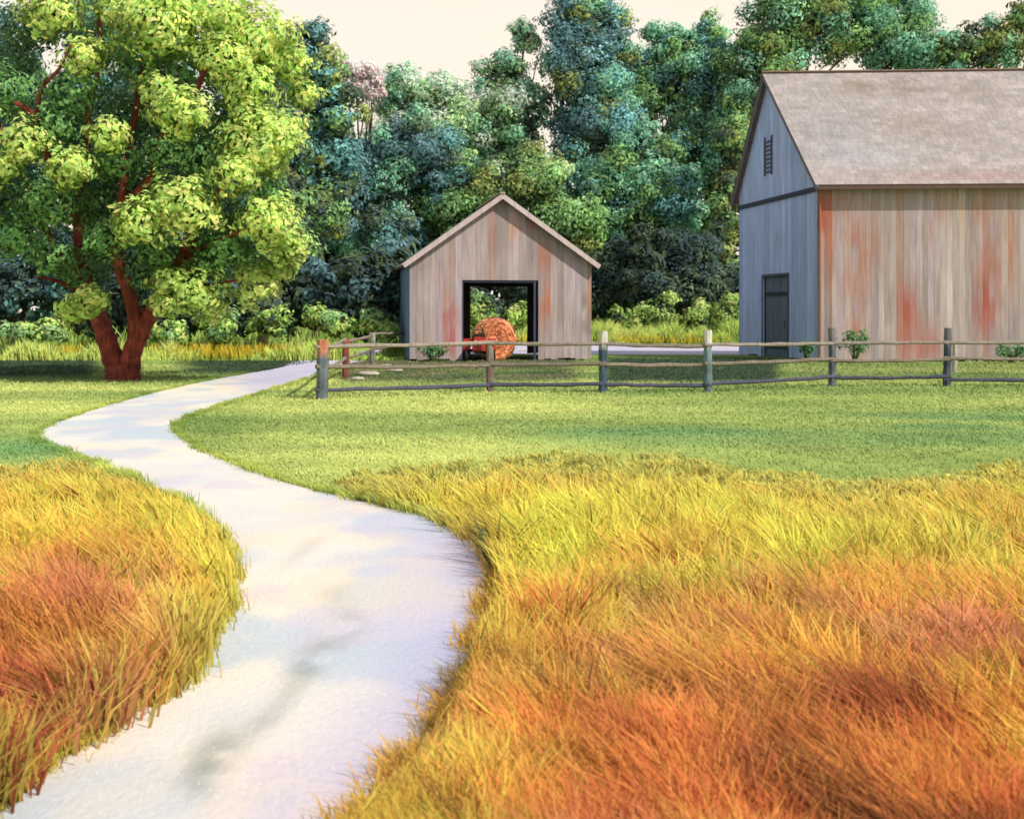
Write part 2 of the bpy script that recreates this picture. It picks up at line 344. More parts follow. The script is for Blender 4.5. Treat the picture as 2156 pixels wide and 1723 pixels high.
def meadow(name, poly, n, side):
    px = RNG.uniform(-330 if side == 'L' else 560, 560 if side == 'L' else 2480, n)
    py = 955 + (2080 - 955) * RNG.random(n) ** 0.92
    far_ = RNG.random(n) < .24
    px = np.where(far_, RNG.uniform(-1900, -300, n) if side == 'L' else RNG.uniform(2400, 4300, n), px)
    k = inpoly(px, py, poly); px, py = px[k], py[k]
    nt_ = len(px) // 26; ti = RNG.integers(0, nt_, len(px)); lone = RNG.random(len(px)) < 0.30
    s0 = (py - HZ) / CH; x = (px - CX) / s0; y = F / s0
    tx_, ty_ = x[ti], y[ti]; tr = (0.045 + 0.035 * RNG.random(nt_))[ti]
    ox, oy = RNG.normal(0, 1, len(px)) * tr, RNG.normal(0, 1, len(px)) * tr
    x = np.where(lone, x, tx_ + ox); y = np.where(lone, y, ty_ + oy); ox = np.where(lone, 0, ox / tr); oy = np.where(lone, 0, oy / tr)
    th = np.where(lone, .85, (0.65 + 0.8 * RNG.random(nt_))[ti]); tc_ = np.where(lone, 0, (RNG.random(nt_) - .5)[ti]); tl = np.where(lone, 0, RNG.normal(0, .22, nt_)[ti])
    s = F / y; px, py = CX + x * s, HZ + CH * s; n = len(x)
    nz = fbm(x * 1.1, y * 0.7, 51, 3); nh = fbm(x * 2.3, y * 2.3, 61, 2)
    h = (0.13 + 0.27 * nh) * (0.75 + 0.5 * RNG.random(n)) * th
    if side == 'R':
        bx, by = np.array(R_TOP).T
        top = np.interp(px, bx, by); h *= 0.28 + 0.72 * sm(py - top, 0, 170)
    else:
        h *= 0.30 + 0.70 * sm(py, 985, 1130)
    lx = -h * (0.10 + 0.42 * fbm(x * 1.6, y * 1.2, 55, 2) + tl - 0.30 * ox + 0.16 * RNG.standard_normal(n)); ly = h * (0.28 * oy + 0.14 * RNG.standard_normal(n))
    # keep the track clear: grass beside it is shorter
    tol = RNG.random(n) ** 2 * 26 + 22 * (fbm(x * 3.1, y * 1.2, 131, 2) - .5) - 4
    for it in range(5):
        tx = x + lx; ty = y + ly; st = F / ty
        tpx = CX + tx * st + (tol if side == 'R' else -tol); tpy = HZ + (CH - h) * st + tol * 0.6
        bad = inpoly(tpx, tpy, PATH_PX)
        f = np.where(bad, 0.62, 1.0); h = h * f; lx = lx * f; ly = ly * f
    keepm = ~(bad & ((RNG.random(n) < 0.85) | (py > 1450))) & (h * F / y < 260); 
    px, py, x, y, h, lx, ly, s, nz, tc_ = [a[keepm] for a in (px, py, x, y, h, lx, ly, s, nz, tc_)]; n = len(x)
    r = RNG.random(n); bx2, by2 = np.array(R_TOP).T
    # colour drifts: far yellow -> orange -> rust red by the camera, broken by patches
    big = fbm(x * 1.7 + y * .5, y * 1.05, 71, 4); p2 = fbm(x * 2.4 + y * .6, y * 1.5, 81, 3); p3 = fbm(x * 3.2 + y * .8, y * 1.9, 91, 2)
    if side == 'R':
        tuft = fbm(x * 5 + y * 1.5, y * 3.2, 141, 2)
        d = (py - 960) / 1330 + (big - 0.5) * 0.95 + (tuft - .5) * .45 + tc_ * .42 + (r - 0.5) * 0.26 + (px - 1500) / 5000
        pal = [(178, 178, 70), (218, 176, 62), (240, 204, 50), (240, 194, 52), (232, 172, 54), (226, 158, 52), (222, 150, 54), (214, 138, 56), (204, 122, 54), (194, 114, 56), (178, 98, 54), (160, 84, 50)]
    else:
        d = (py - 985) / 800 + (big - 0.5) * 0.85 + tc_ * .34 + (r - 0.5) * 0.26 - (px - 150) / 2200
        pal = [(190, 164, 60), (230, 188, 54), (226, 176, 54), (214, 156, 52), (204, 136, 54), (190, 116, 54), (170, 100, 52), (158, 84, 50)]
    ct = ramp(pal, d * 0.92)
    sal = (sm(p2, 0.56, 0.70) * sm(py, 1220, 1330) * 0.75)[:, None]; ct = ct * (1 - sal) + lin((226, 142, 100)) * sal
    yel = (sm(p3, 0.56, 0.70) * 0.8 * (1 - 0.6 * sm(py, 1250, 1550)))[:, None]; ct = ct * (1 - yel) + lin((252, 214, 50)) * yel
    drk = (sm(fbm(x * 3.4 + y, y * 2.0, 101, 3), 0.58, 0.70) * sm(py, 1280, 1450) * 0.8)[:, None]; ct = ct * (1 - drk) + lin((104, 66, 42)) * drk
    drifts = [(1350, 1090, 420, 60, (248, 206, 50), .5), (1150, 1200, 110, 50, (250, 212, 46), .6), (1850, 1140, 240, 60, (244, 200, 54), .45), (1250, 1540, 60, 70, (96, 70, 50), .6), (1700, 1580, 70, 50, (120, 86, 54), .5), (1560, 1640, 130, 40, (198, 146, 70), .5), (1210, 1135, 120, 60, (250, 214, 44), .85), (1080, 1150, 70, 60, (244, 206, 46), .7), (1500, 1060, 160, 34, (246, 206, 60), .6), (1150, 1010, 200, 26, (232, 176, 70), .5), (1480, 1150, 70, 40, (240, 200, 56), .6), (1720, 1170, 70, 70, (246, 208, 50), .75), (1740, 1240, 40, 40, (246, 206, 46), .6), (1900, 1090, 200, 40, (230, 178, 66), .6), (2080, 1200, 90, 90, (220, 180, 70), .55),
        (1450, 1215, 100, 26, (214, 110, 54), .75), (1850, 1270, 110, 60, (224, 140, 46), .7), (1640, 1330, 120, 50, (214, 136, 50), .6), (1880, 1340, 60, 40, (200, 100, 48), .6), (1370, 1330, 70, 36, (232, 142, 96), .75), (1380, 1420, 60, 50, (222, 124, 80), .6), (2050, 1430, 60, 40, (228, 138, 96), .7), (1750, 1470, 90, 40, (214, 120, 48), .6), (1560, 1400, 150, 60, (206, 156, 70), .5),
        (1180, 1520, 90, 50, (116, 76, 46), .75), (1250, 1590, 60, 50, (104, 60, 46), .6), (1800, 1410, 60, 50, (134, 92, 50), .6), (1960, 1470, 60, 50, (134, 84, 54), .6), (1730, 1510, 40, 50, (240, 206, 60), .5), (1500, 1560, 200, 60, (190, 128, 66), .5), (2100, 1670, 110, 60, (152, 58, 46), .8), (1930, 1630, 100, 50, (160, 74, 54), .65), (1660, 1690, 100, 40, (158, 72, 48), .6), (1380, 1680, 80, 40, (166, 92, 62), .5), (1050, 1560, 60, 70, (206, 170, 66), .5), (960, 1560, 60, 60, (200, 140, 80), .5), (880, 1660, 90, 50, (196, 126, 80), .5),
        (430, 1130, 50, 70, (248, 212, 44), .75), (140, 1060, 110, 40, (242, 200, 52), .65), (290, 1090, 90, 40, (238, 192, 52), .55), (220, 1220, 110, 60, (206, 130, 52), .6), (170, 1320, 60, 50, (216, 136, 92), .65), (120, 1510, 60, 40, (208, 124, 86), .6), (230, 1390, 110, 60, (150, 98, 54), .6), (20, 1520, 50, 90, (152, 66, 50), .6), (40, 1400, 60, 60, (140, 92, 54), .5), (390, 1330, 60, 80, (206, 184, 64), .6), (240, 1480, 70, 40, (170, 120, 58), .5)]
    wx = px + 150 * (p2 - .5) + 60 * RNG.standard_normal(n) * .4; wy = py + 110 * (p3 - .5) + 40 * RNG.standard_normal(n) * .4
    for (qx, qy, qa, qb, qc, qk) in drifts:
        g_ = (qk * np.exp(-((wx - qx) / qa) ** 2 - ((wy - 40 - qy) / qb) ** 2))[:, None]
        ct = ct * (1 - g_) + lin(qc) * g_
    grn = sm(fbm(x * 1.9, y * 1.5, 111, 2), 0.66, 0.8) * 0.3
    # greener tufts right along the verge
    vx, vy = (np.array(PR[:13]) if side == 'R' else np.array(PL[:15])).T
    o = np.argsort(vy); ed = np.interp(py, vy[o], vx[o]); dist = (px - ed) if side == 'R' else (ed - px)
    grn = np.maximum(grn, 0.7 * (1 - sm(dist, 5, 95)) * (RNG.random(n) < 0.65))[:, None]
    gcol = ramp([(120, 138, 52), (190, 188, 62), (214, 196, 62)], RNG.random(n))
    if side == 'R':
        dk = (np.exp(-((px - 1030) / 45) ** 2 - ((py - 1190) / 75) ** 2))[:, None]
        gcol = gcol * (1 - dk) + lin((62, 86, 52)) * dk; grn = np.maximum(grn, dk)
    ct = ct * (1 - grn) + gcol * grn
    if side == 'R':
        fr_ = (1 - sm(np.interp(px, bx2, by2) * -1 + py + 40 * (RNG.random(n) - .5), 0, 115))[:, None] * 0.85
    else:
        fr_ = (1 - sm(py + 30 * (RNG.random(n) - .5), 985, 1050))[:, None] * 0.7
    ct = ct * (1 - fr_) + ramp([(150, 172, 78), (182, 186, 80)], RNG.random(n)) * fr_
    ct = ct * (0.90 + 0.30 * RNG.random((n, 1)) + 0.40 * tc_[:, None]) * np.array([1.06, .93, 1.05])
    ct = tone(ct, 1.50, 0.09); cb = ct * 0.72
    wid = (0.007 + 2.8 / s) * (0.7 + 0.9 * RNG.random(n))
    o = blades(name, x, y, h, np.stack([lx, ly], -1), wid, cb, ct, M_BLADE)
    return o
o = meadow('meadow_grass', MR_PX, 430000, 'R')
tag(o, 'tall golden to rust red wild grass right of the winding track', 'grass', kind='stuff')
o = meadow('meadow_grass', ML_PX, 195000, 'L')
tag(o, 'golden wild grass filling the bend left of the winding track', 'grass', kind='stuff')

# loose grit on the track
n = 5000; i = RNG.integers(0, n0 - 1, n); wv = RNG.random(n); yv = EL[i, 1] * (1 - wv) + ER[i, 1] * wv
ok = (yv > 3.2) & (yv < 24) & (RNG.random(n) < np.clip(9 / np.maximum(yv, 1), 0, 1)); i, wv = i[ok], wv[ok]; n = len(i)
c2 = EL[i] * (1 - wv[:, None]) + ER[i] * wv[:, None] + RNG.normal(0, .04, (n, 2)); r_ = RNG.uniform(.003, .010, n)
an = RNG.uniform(0, 6.28, n); V = np.zeros((n, 5, 3))
for k in range(4):
    a_ = an + k * math.pi / 2 + RNG.uniform(-.3, .3, n); V[:, k, 0] = c2[:, 0] + r_ * np.cos(a_); V[:, k, 1] = c2[:, 1] + r_ * np.sin(a_); V[:, k, 2] = .010
V[:, 4, :2] = c2; V[:, 4, 2] = .012 + r_ * .4
base_ = np.arange(n)[:, None] * 5; tri = np.array([[0, 1, 4], [1, 2, 4], [2, 3, 4], [3, 0, 4]]).ravel()[None]
pc_ = tone(pick([(222, 216, 208), (208, 202, 196), (236, 226, 210), (198, 196, 198), (214, 212, 222)], RNG.random(n)), .85)
o = new_mesh('gravel', V.reshape(-1, 3), (base_ + tri).ravel(), np.full(n * 4, 3), np.repeat(pc_, 5, axis=0), M_STONE)
tag(o, 'loose pale grit scattered over the winding track', 'gravel', kind='stuff')

# fringe of short tufts on both edges of the track
def fringe(E, sgn, n, label, pal):
    t = np.gradient(E, axis=0); t /= np.linalg.norm(t, axis=1)[:, None]; nn = np.stack([t[:, 1], -t[:, 0]], -1) * sgn
    seglen = np.linalg.norm(np.gradient(E, axis=0), axis=1); vis = (E[:, 1] > 3) & (E[:, 1] < 46)
    w_ = np.where(vis, seglen / (E[:, 1] ** 0.75), 0); i = RNG.choice(len(E), n, p=w_ / w_.sum())
    clump = fbm(E[i, 0] * 3, E[i, 1] * 3, 171, 2)
    off = RNG.normal(0.03, 0.055, n) - 0.12 * (clump - .5)
    p = E[i] + nn[i] * off[:, None] + t[i] * (RNG.uniform(-.5, .5, n) * seglen[i] * 2)[:, None]
    y_ = p[:, 1]; h = (0.05 + 0.10 * clump * RNG.random(n)) * np.clip(1.25 - off * 3, .4, 1.4) * np.where(y_ > 16, .7, 1)
    ct = ramp(pal, np.clip(RNG.random(n) * .6 + clump * .6 - .1, 0, 1)); far = sm(y_, 9.5, 13)[:, None]
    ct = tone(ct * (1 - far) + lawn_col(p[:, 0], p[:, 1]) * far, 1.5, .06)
    o = blades('verge_grass', p[:, 0], y_, h, np.stack([-h * .4 + .05 * RNG.standard_normal(n), .04 * RNG.standard_normal(n)], -1), (.004 + 1.3 * y_ / F) * (.6 + .9 * RNG.random(n)), ct * .7, ct, M_BLADE)
    tag(o, label, 'grass', kind='stuff')
fringe(EL, -1, 16000, 'short yellow green tufts along the left edge of the track', [(206, 196, 70), (226, 204, 84), (176, 176, 64), (214, 170, 66)])
fringe(ER, 1, 16000, 'short green and orange tufts along the right edge of the track', [(150, 150, 60), (206, 176, 64), (214, 150, 70), (112, 124, 60)])

# seed stems with pale heads over the meadow
def stems(n):
    px = RNG.uniform(620, 2300, n); py = 1080 + 470 * RNG.random(n) ** 0.8
    k = inpoly(px - 190, py, MR_PX); px, py = px[k], py[k]
    s = (py - HZ) / CH; x = (px - CX) / s; y = F / s; n = len(x)
    h = RNG.uniform(0.25, 0.46, n); lean = np.stack([-h * RNG.uniform(0.1, 0.5, n), h * 0.15 * RNG.standard_normal(n)], -1)
    ct = pick([(240, 214, 120), (248, 222, 70), (232, 176, 90), (240, 200, 160)], RNG.random(n))
    return blades('seed_stems', x, y, h, lean, 0.002 + 1.1 / s, ct * 0.6, ct, M_BLADE)
o = stems(2600); tag(o, 'thin pale seed stems standing above the golden grass on the right', 'grass', kind='stuff')

# mown lawn
n = 300000
px = np.where(RNG.random(n) < .8, RNG.uniform(-60, 2215, n), np.where(RNG.random(n) < .5, RNG.uniform(-1300, -60, n), RNG.uniform(2215, 3600, n))); py = 752 + (1085 - 752) * RNG.random(n)
k = ~inpoly(px, py, PATH_PX) & ~(inpoly(px, py + 45, MR_PX) & (RNG.random(n) < .7)) & ~inpoly(px, py - 30, ML_PX)
px, py = px[k], py[k]; s = (py - HZ) / CH; x = (px - CX) / s; y = F / s; n = len(x)
h = (0.022 + 0.034 * RNG.random(n)) * (1 + 0.5 * (y > 30))
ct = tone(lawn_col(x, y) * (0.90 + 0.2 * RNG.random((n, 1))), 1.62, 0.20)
# stay off buildings and far track strip
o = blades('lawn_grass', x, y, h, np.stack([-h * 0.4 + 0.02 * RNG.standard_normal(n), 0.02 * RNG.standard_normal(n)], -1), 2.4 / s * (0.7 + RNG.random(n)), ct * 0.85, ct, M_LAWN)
tag(o, 'short mown grass between the golden meadow and the rail fence', 'grass', kind='stuff')

# rough sunlit grass and yellow flowers at the foot of the wood
def strip(name, n, pxr, Yr, hr, pal, wid, mat=M_LAWN, avoid=True):
    y = RNG.uniform(*Yr, n); px = RNG.uniform(*pxr, n); x = (px - CX) * y / F
    if avoid:
        k = ~((y > 60) & (y < 79.5) & (x > -9.4)) & ~((x > -9.6) & (x < 40) & (y < 60)) & ~((x > 10.5) & (y < 64))
        x, y = x[k], y[k]
    m = len(x); nn = fbm(x * 0.25, y * 0.2, 7, 2)
    h = RNG.uniform(*hr, m) * (0.15 + 1.7 * sm(fbm(x * .7, y * .6, 27, 3), .25, .75))
    ct = ramp(pal, np.clip(nn * 1.2 - 0.1 + RNG.uniform(-.25, .25, m), 0, 1)); ct = tone(ct, 1.6, .12)
    return blades(name, x, y, h, np.stack([h * 0.3 * RNG.standard_normal(m), h * 0.2 * RNG.standard_normal(m)], -1), wid * (0.6 + 0.8 * RNG.random(m)), ct * 0.8, ct, mat)
o = strip('rough_grass', 60000, (-80, 1640), (56, 92), (0.25, 0.9), [(86, 122, 46), (126, 164, 60), (164, 190, 76), (190, 204, 96)], 0.07)
tag(o, 'rough sunlit grass along the foot of the wood', 'grass', kind='stuff')
for nm_, n_, pr_, yr_, hr_, lb_ in (('bank_grass', 22000, (1240, 1640), (79.6, 83), (.3, .95), 'soft lime green grass bank between shed and barn'), ('bank_grass', 18000, (-60, 850), (52.5, 56.5), (.15, .55), 'soft lime green grass bank behind the big tree')):
    o = strip(nm_, n_, pr_, yr_, hr_, [(112, 152, 58), (146, 180, 66), (178, 198, 80), (198, 208, 100)], 0.07, avoid=yr_[0] > 60)
    tag(o, lb_, 'grass', kind='stuff')
def flowers(name, n, spots, label):
    X = []; 
    for (fx, fy, a, b, kk) in spots:
        m = int(n * kk); p = fx + a * RNG.standard_normal(m); q = fy + b * RNG.standard_normal(m)
        g = np.stack([(p - CX) / ((q - HZ) / CH), F / ((q - HZ) / CH)], -1); X.append(g)
    g = np.concatenate(X); m = len(g); h = RNG.uniform(0.3, 0.75, m)
    ct = pick([(244, 204, 44), (232, 186, 40), (250, 220, 90), (206, 190, 60)], RNG.random(m))
    o = blades(name, g[:, 0], g[:, 1], h, 0.12 * RNG.standard_normal((m, 2)), RNG.uniform(0.05, 0.12, m), lin((120, 150, 50)) + 0 * ct, ct, M_LAWN)
    tag(o, label, 'flowers', kind='stuff')
flowers('wildflowers', 1000, [(470, 756, 75, 1.6, .6), (390, 754, 40, 1.4, .2), (570, 755, 50, 1.4, .25), (130, 755, 34, 1.4, .22)], 'yellow wildflowers on the bank behind the red trunked tree')
flowers('wildflowers', 700, [(1370, 725, 55, .5, .8), (1450, 725, 45, .5, .4), (1095, 725, 10, .4, .12)], 'yellow wildflowers on the bright bank between shed and barn')

# ------------------------------------------------------------------ trees
def leaf_cloud(cen, rad, n, size, cols, rng, shell=0.62, flat=1.0, upbias=0.35):
    """n leaves in an ellipsoidal clump; returns quads and colours"""
    d = rng.standard_normal((n, 3)); d /= np.linalg.norm(d, axis=1)[:, None]
    lump = 0.78 + 0.30 * np.sin(d[:, 0] * 5 + cen[0] * 3) * np.sin(d[:, 2] * 5 + cen[2] * 2) + 0.22 * rng.random(n)
    r = (shell + (1 - shell) * rng.random(n) ** 0.6) * lump
    p = np.asarray(cen) + d * r[:, None] * np.asarray(rad)
    nrm = d * 1.1 + rng.standard_normal((n, 3)) * 0.36; nrm[:, 2] += upbias * .8
    nrm /= np.linalg.norm(nrm, axis=1)[:, None]
    a = np.cross(nrm, rng.standard_normal((n, 3))); a /= np.linalg.norm(a, axis=1)[:, None]
    b = np.cross(nrm, a)
    L = size * (0.6 + 0.8 * rng.random(n))[:, None]; Wd = L * (0.42 + 0.2 * rng.random((n, 1)))
    fold = nrm * L * 0.12
    Q = np.stack([p - a * L * 0.5, p + b * Wd * 0.5 + fold, p + a * L * 0.5, p - b * Wd * 0.5 + fold], 1)
    cc = cols[rng.integers(0, len(cols), n)] * (0.8 + 0.45 * rng.random((n, 1)))
    nn = d * 0.9 + np.array([0, 0, 0.35])
    return Q, cc, nn / np.linalg.norm(nn, axis=1)[:, None]
def catmull(pts, k=5):
    pts = [np.asarray(p, float) for p in pts]; out = []
    for i in range(len(pts) - 1):
        p0 = pts[max(i - 1, 0)]; p1 = pts[i]; p2 = pts[i + 1]; p3 = pts[min(i + 2, len(pts) - 1)]
        for j in range(k):
            t = j / k
            out.append(0.5 * ((2 * p1) + (-p0 + p2) * t + (2 * p0 - 5 * p1 + 4 * p2 - p3) * t * t + (-p0 + 3 * p1 - 3 * p2 + p3) * t ** 3))
    out.append(pts[-1]); return out

# the big red-trunked tree
TY = 37.2
tb = P(255, 0, TY); root = thing('big_tree', 'large spreading tree with forked red brown trunk and yellow green leaves beside the track bend', 'tree', (tb[0], TY, 0))
mb = MB()
red = lin((122, 56, 50)); dkr = lin((88, 44, 38)); 
def limb(pts, r0, r1, cols=(red, red), k=5):
    q = catmull([P(a, b, TY + (d * 1.25 - 1.1 * float(sm(660 - b, 0, 260)))) for a, b, d in pts], k)
    m = len(q); t = np.linspace(0, 1, m)
    rad = (r0 + (r1 - r0) * t ** 0.8) * (1 + .05 * np.sin(np.arange(m) * 1.7))
    cc = (np.outer(1 - t, cols[0]) + np.outer(t, cols[1])) * (0.72 + .5 * vnoise(np.arange(m) * .9 + r0 * 50, np.zeros(m)))[:, None]
    mb.tube(q, rad, cc, n=14, jit=0.09)
limb([(252, 812, 0), (246, 785, 0), (232, 735, 0), (214, 685, 0.1), (196, 640, 0.1), (176, 570, 0.2), (166, 480, 0.3), (172, 380, 0.3), (186, 270, 0.2), (178, 210, 0)], 0.42, 0.07)
limb([(272, 810, -.1), (272, 785, -.12), (277, 745, -.15), (296, 700, -.2), (322, 650, -.3), (356, 585, -.5), (385, 540, -.7), (412, 480, -.9), (455, 415, -1.1), (500, 330, -1.2), (530, 225, -1.4)], 0.38, 0.06)
limb([(276, 750, -.15), (286, 700, -.2), (280, 650, -.3), (262, 590, -.4), (240, 520, -.5), (252, 440, -.5), (265, 360, -.5), (285, 240, -.6), (300, 120, -.5)], 0.27, 0.07)
limb([(75, 250, -1.6), (90, 185, -1.9), (125, 145, -2.2), (150, 90, -2.2)], 0.07, 0.03)
limb([(205, 665, .1), (165, 615, 0), (120, 592, -.4), (75, 582, -.6)], 0.13, 0.03, (dkr, red))
limb([(190, 600, .2), (130, 540, .2), (90, 470, 0), (60, 400, -.2), (10, 300, -.5), (-10, 220, -.5)], 0.14, 0.04)
limb([(252, 440, -.5), (320, 370, -.9), (325, 310, -1.2), (400, 220, -1.6), (440, 120, -2.0)], 0.14, 0.06)
limb([(166, 480, .3), (110, 360, -.6), (75, 250, -1.6), (30, 215, -1.9)], 0.13, 0.06)
limb([(385, 540, -.7), (470, 500, -1.2), (560, 470, -1.8)], 0.12, 0.04)
limb([(322, 650, -.3), (400, 610, -.9), (500, 590, -1.6)], 0.11, 0.03)
limb([(178, 260, .2), (200, 180, 0), (210, 80, 0), (200, -40, 0)], 0.11, 0.04)
# flared foot with roots
limb([(258, 770, 0), (260, 815, -.05)], 0.46, 0.62)
for a, b in ((205, 812), (310, 812), (235, 822), (285, 824)):
    limb([(258, 775, -.1), ((258 + a) / 2, 798, -.2), (a, b, -.3)], 0.22, 0.06)
o = mb.build('trunk', M_BARK, root, True); keep(o, root)
rng = np.random.default_rng(5); Qs = []; Cs = []; Ns = []
YG = np.array([lin(c) for c in [(176, 202, 96), (160, 192, 90), (196, 210, 98), (146, 184, 90)]])  # crown's sunlit and shaded masses painted through separate leaf palettes
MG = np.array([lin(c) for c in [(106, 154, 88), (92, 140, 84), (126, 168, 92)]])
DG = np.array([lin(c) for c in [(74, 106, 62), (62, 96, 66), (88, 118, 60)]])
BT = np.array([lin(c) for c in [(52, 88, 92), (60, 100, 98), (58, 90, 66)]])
lit = [(110, 30, 62), (180, 120, 48), (330, 45, 90), (440, 30, 95), (540, 80, 80), (600, 130, 58), (520, 180, 62), (380, 235, 62), (330, 190, 42), (545, 305, 85), (600, 275, 48), (500, 365, 52), (150, 350, 52), (50, 300, 55), (230, 285, 46), (385, 430, 78), (300, 465, 60), (565, 465, 68), (605, 520, 50), (535, 595, 62), (590, 560, 42), (410, 610, 66), (350, 590, 36), (450, 655, 36), (190, 632, 42), (150, 655, 34), (345, 640, 34), (10, 350, 40), (520, 235, 46), (300, -60, 100), (450, -80, 90), (120, -50, 80), (640, 200, 36), (470, 120, 60), (240, 20, 40)]
mid = [(150, 190, 80), (250, 340, 62), (100, 420, 80), (430, 330, 80), (220, 500, 62), (470, 520, 70), (40, 500, 70), (20, 190, 70), (390, 140, 80), (280, 130, 70), (-80, 300, 110), (-110, 120, 110), (-60, 460, 80), (120, 260, 62), (340, 320, 55), (560, 400, 50), (330, 530, 50), (110, 540, 60)]
dark = [(200, 410, 95), (330, 400, 95), (110, 260, 95), (450, 420, 95), (420, 270, 105), (290, 240, 90), (170, 560, 70), (320, 560, 70), (430, 540, 70), (60, 60, 60), (520, 500, 80), (0, 400, 100), (210, 80, 70), (520, 150, 90), (30, 130, 60)]
sc = TY / F
def cl(lst, pal, dens, dfun, size):
    for (a, b, r) in lst:
        dd = min(1, math.hypot((a - 270) / 430, (b - 280) / 430)); Y = TY + dfun(dd)
        c = P(a, b, Y); rr = r * sc
        n = int(dens * (rr / 0.9) ** 2)
        Q, cc, nn = leaf_cloud(c, (rr * 1.12, rr * 1.0, rr * 0.92), n, size, pal * rng.uniform(0.85, 1.15), rng, 0.45)
        Qs.append(Q); Cs.append(cc); Ns.append(nn)
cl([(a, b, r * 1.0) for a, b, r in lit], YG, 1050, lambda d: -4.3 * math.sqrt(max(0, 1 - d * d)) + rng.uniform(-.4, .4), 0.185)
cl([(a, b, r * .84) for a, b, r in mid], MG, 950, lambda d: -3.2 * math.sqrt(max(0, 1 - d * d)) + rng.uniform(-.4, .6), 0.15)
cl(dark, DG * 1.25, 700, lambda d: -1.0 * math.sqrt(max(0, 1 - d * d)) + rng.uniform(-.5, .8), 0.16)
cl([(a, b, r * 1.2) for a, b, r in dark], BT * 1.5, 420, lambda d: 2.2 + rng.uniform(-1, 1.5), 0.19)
# loose leaves along the outline
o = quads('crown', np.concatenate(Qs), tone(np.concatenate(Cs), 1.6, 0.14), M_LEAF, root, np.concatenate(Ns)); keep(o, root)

PAL = {
 'teal': [(60, 106, 106), (74, 124, 118), (52, 92, 86), (84, 132, 122)],
 'blue': [(70, 104, 110), (62, 94, 94), (82, 118, 118), (64, 98, 92)],
 'sage': [(128, 160, 118), (158, 180, 138), (104, 144, 108), (178, 194, 156)],
 'light': [(118, 158, 92), (138, 172, 104), (96, 140, 84)],
 'green': [(92, 128, 62), (78, 114, 62), (112, 144, 66), (70, 104, 66)],
 'emer': [(74, 126, 100), (92, 144, 112), (66, 112, 84), (106, 152, 110)],
 'olive': [(98, 110, 46), (116, 124, 48), (82, 96, 50)],
 'dark': [(56, 76, 60), (66, 84, 54), (52, 70, 70), (74, 90, 56)],
 'navy': [(44, 64, 68), (42, 66, 62), (54, 72, 56)],
 'pink': [(250, 196, 186), (244, 180, 176), (250, 210, 200)],
 'bright': [(128, 166, 62), (156, 186, 72), (176, 198, 82), (104, 146, 58)],
}
for k in PAL: PAL[k] = np.array([lin(c) for c in PAL[k]])

def wood_tree(name, label, Y, ells, pals, cat='tree', size=0.30, dens=1.0, trunk=True, seed=0, bark=(70, 56, 48), core=True, group=None, gain=2.8):
    rng = np.random.default_rng(100 + seed)
    s = Y / F
    bx = np.mean([e[0] for e in ells])
    root = thing(name, label, cat, (float((bx - CX) * s), Y, 0.0), group)
    Qs, Cs, Ns = [], [], []; cores = MB()
    lowest = max(e[1] for e in ells)
    for (ex, ey, rx, ry) in ells:
        c = P(ex, ey, Y); R = np.array([rx * s, max(rx, 0.6 * ry) * s * 0.8, ry * s])
        vol = (R[0] * R[2]) ** 0.5
        ks = max(7, int(9 * vol ** 0.9 * dens)) if cat == 'tree' else max(5, int(6 * vol))
        for i in range(ks):
            d = rng.standard_normal(3); d /= np.linalg.norm(d)
            if rng.random() < 0.6 and d[1] > 0: d[1] *= -1
            q = c + d * R * rng.uniform(0.55, 0.98)
            if q[2] < 0.3: q[2] = 0.3
            rr = vol * rng.uniform(0.20, 0.36) + 0.25
            pal = PAL[pals[rng.integers(0, len(pals))]] * rng.uniform(0.78, 1.22)
            nl = int(34 * (rr / size) ** 1.55 * dens)
            Q, cc, nn = leaf_cloud(q, (rr * 1.1, rr, rr * 0.85), nl, size, pal, rng, 0.35)
            nn = nn * 0.6 + 0.4 * d; Qs.append(Q); Cs.append(cc); Ns.append(nn)
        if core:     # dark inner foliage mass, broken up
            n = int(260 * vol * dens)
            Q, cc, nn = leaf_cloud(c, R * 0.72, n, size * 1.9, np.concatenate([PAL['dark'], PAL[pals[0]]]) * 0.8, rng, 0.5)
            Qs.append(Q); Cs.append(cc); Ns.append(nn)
    if trunk:
        mb = MB(); base = np.array([(bx - CX) * s, Y, -0.1]); r0 = 0.16 + 0.02 * max(e[3] for e in ells) * s
        col = lin(bark)
        for j, (ex, ey, rx, ry) in enumerate(ells):
            e = P(ex, ey - ry * 0.4, Y); m = base * 0.5 + e * 0.5; m[0] = base[0] * 0.7 + e[0] * 0.3; 
            q = catmull([base, m, e], 5); t = np.linspace(0, 1, len(q)); mb.tube(q, r0 * (1 - 0.8 * t), col, n=8, jit=0.06)
            for b in range(4):
                d = rng.standard_normal(3) * np.array([rx * s, rx * s * .6, ry * s * .5]) * 0.6
                a0 = q[len(q) // 2 + b % 3]; mb.tube(catmull([a0, (a0 + P(ex, ey, Y) + d) / 2 + np.array([0, 0, .3]), P(ex, ey, Y) + d], 3), np.linspace(r0 * .4, r0 * .1, 7), col, n=6)
        o = mb.build('trunk', M_BARKFAR, root, True); keep(o, root)
    Q = np.concatenate(Qs); C = tone(np.concatenate(Cs) * np.array([1.0, 1.0, 1.12]), gain, 0.19); NN = np.concatenate(Ns)
    ok = Q[:, :, 2].min(1) > 0.02
    o = quads('crown' if cat == 'tree' else 'foliage', Q[ok], C[ok], M_FAR, root, NN[ok]); keep(o, root)
    return root

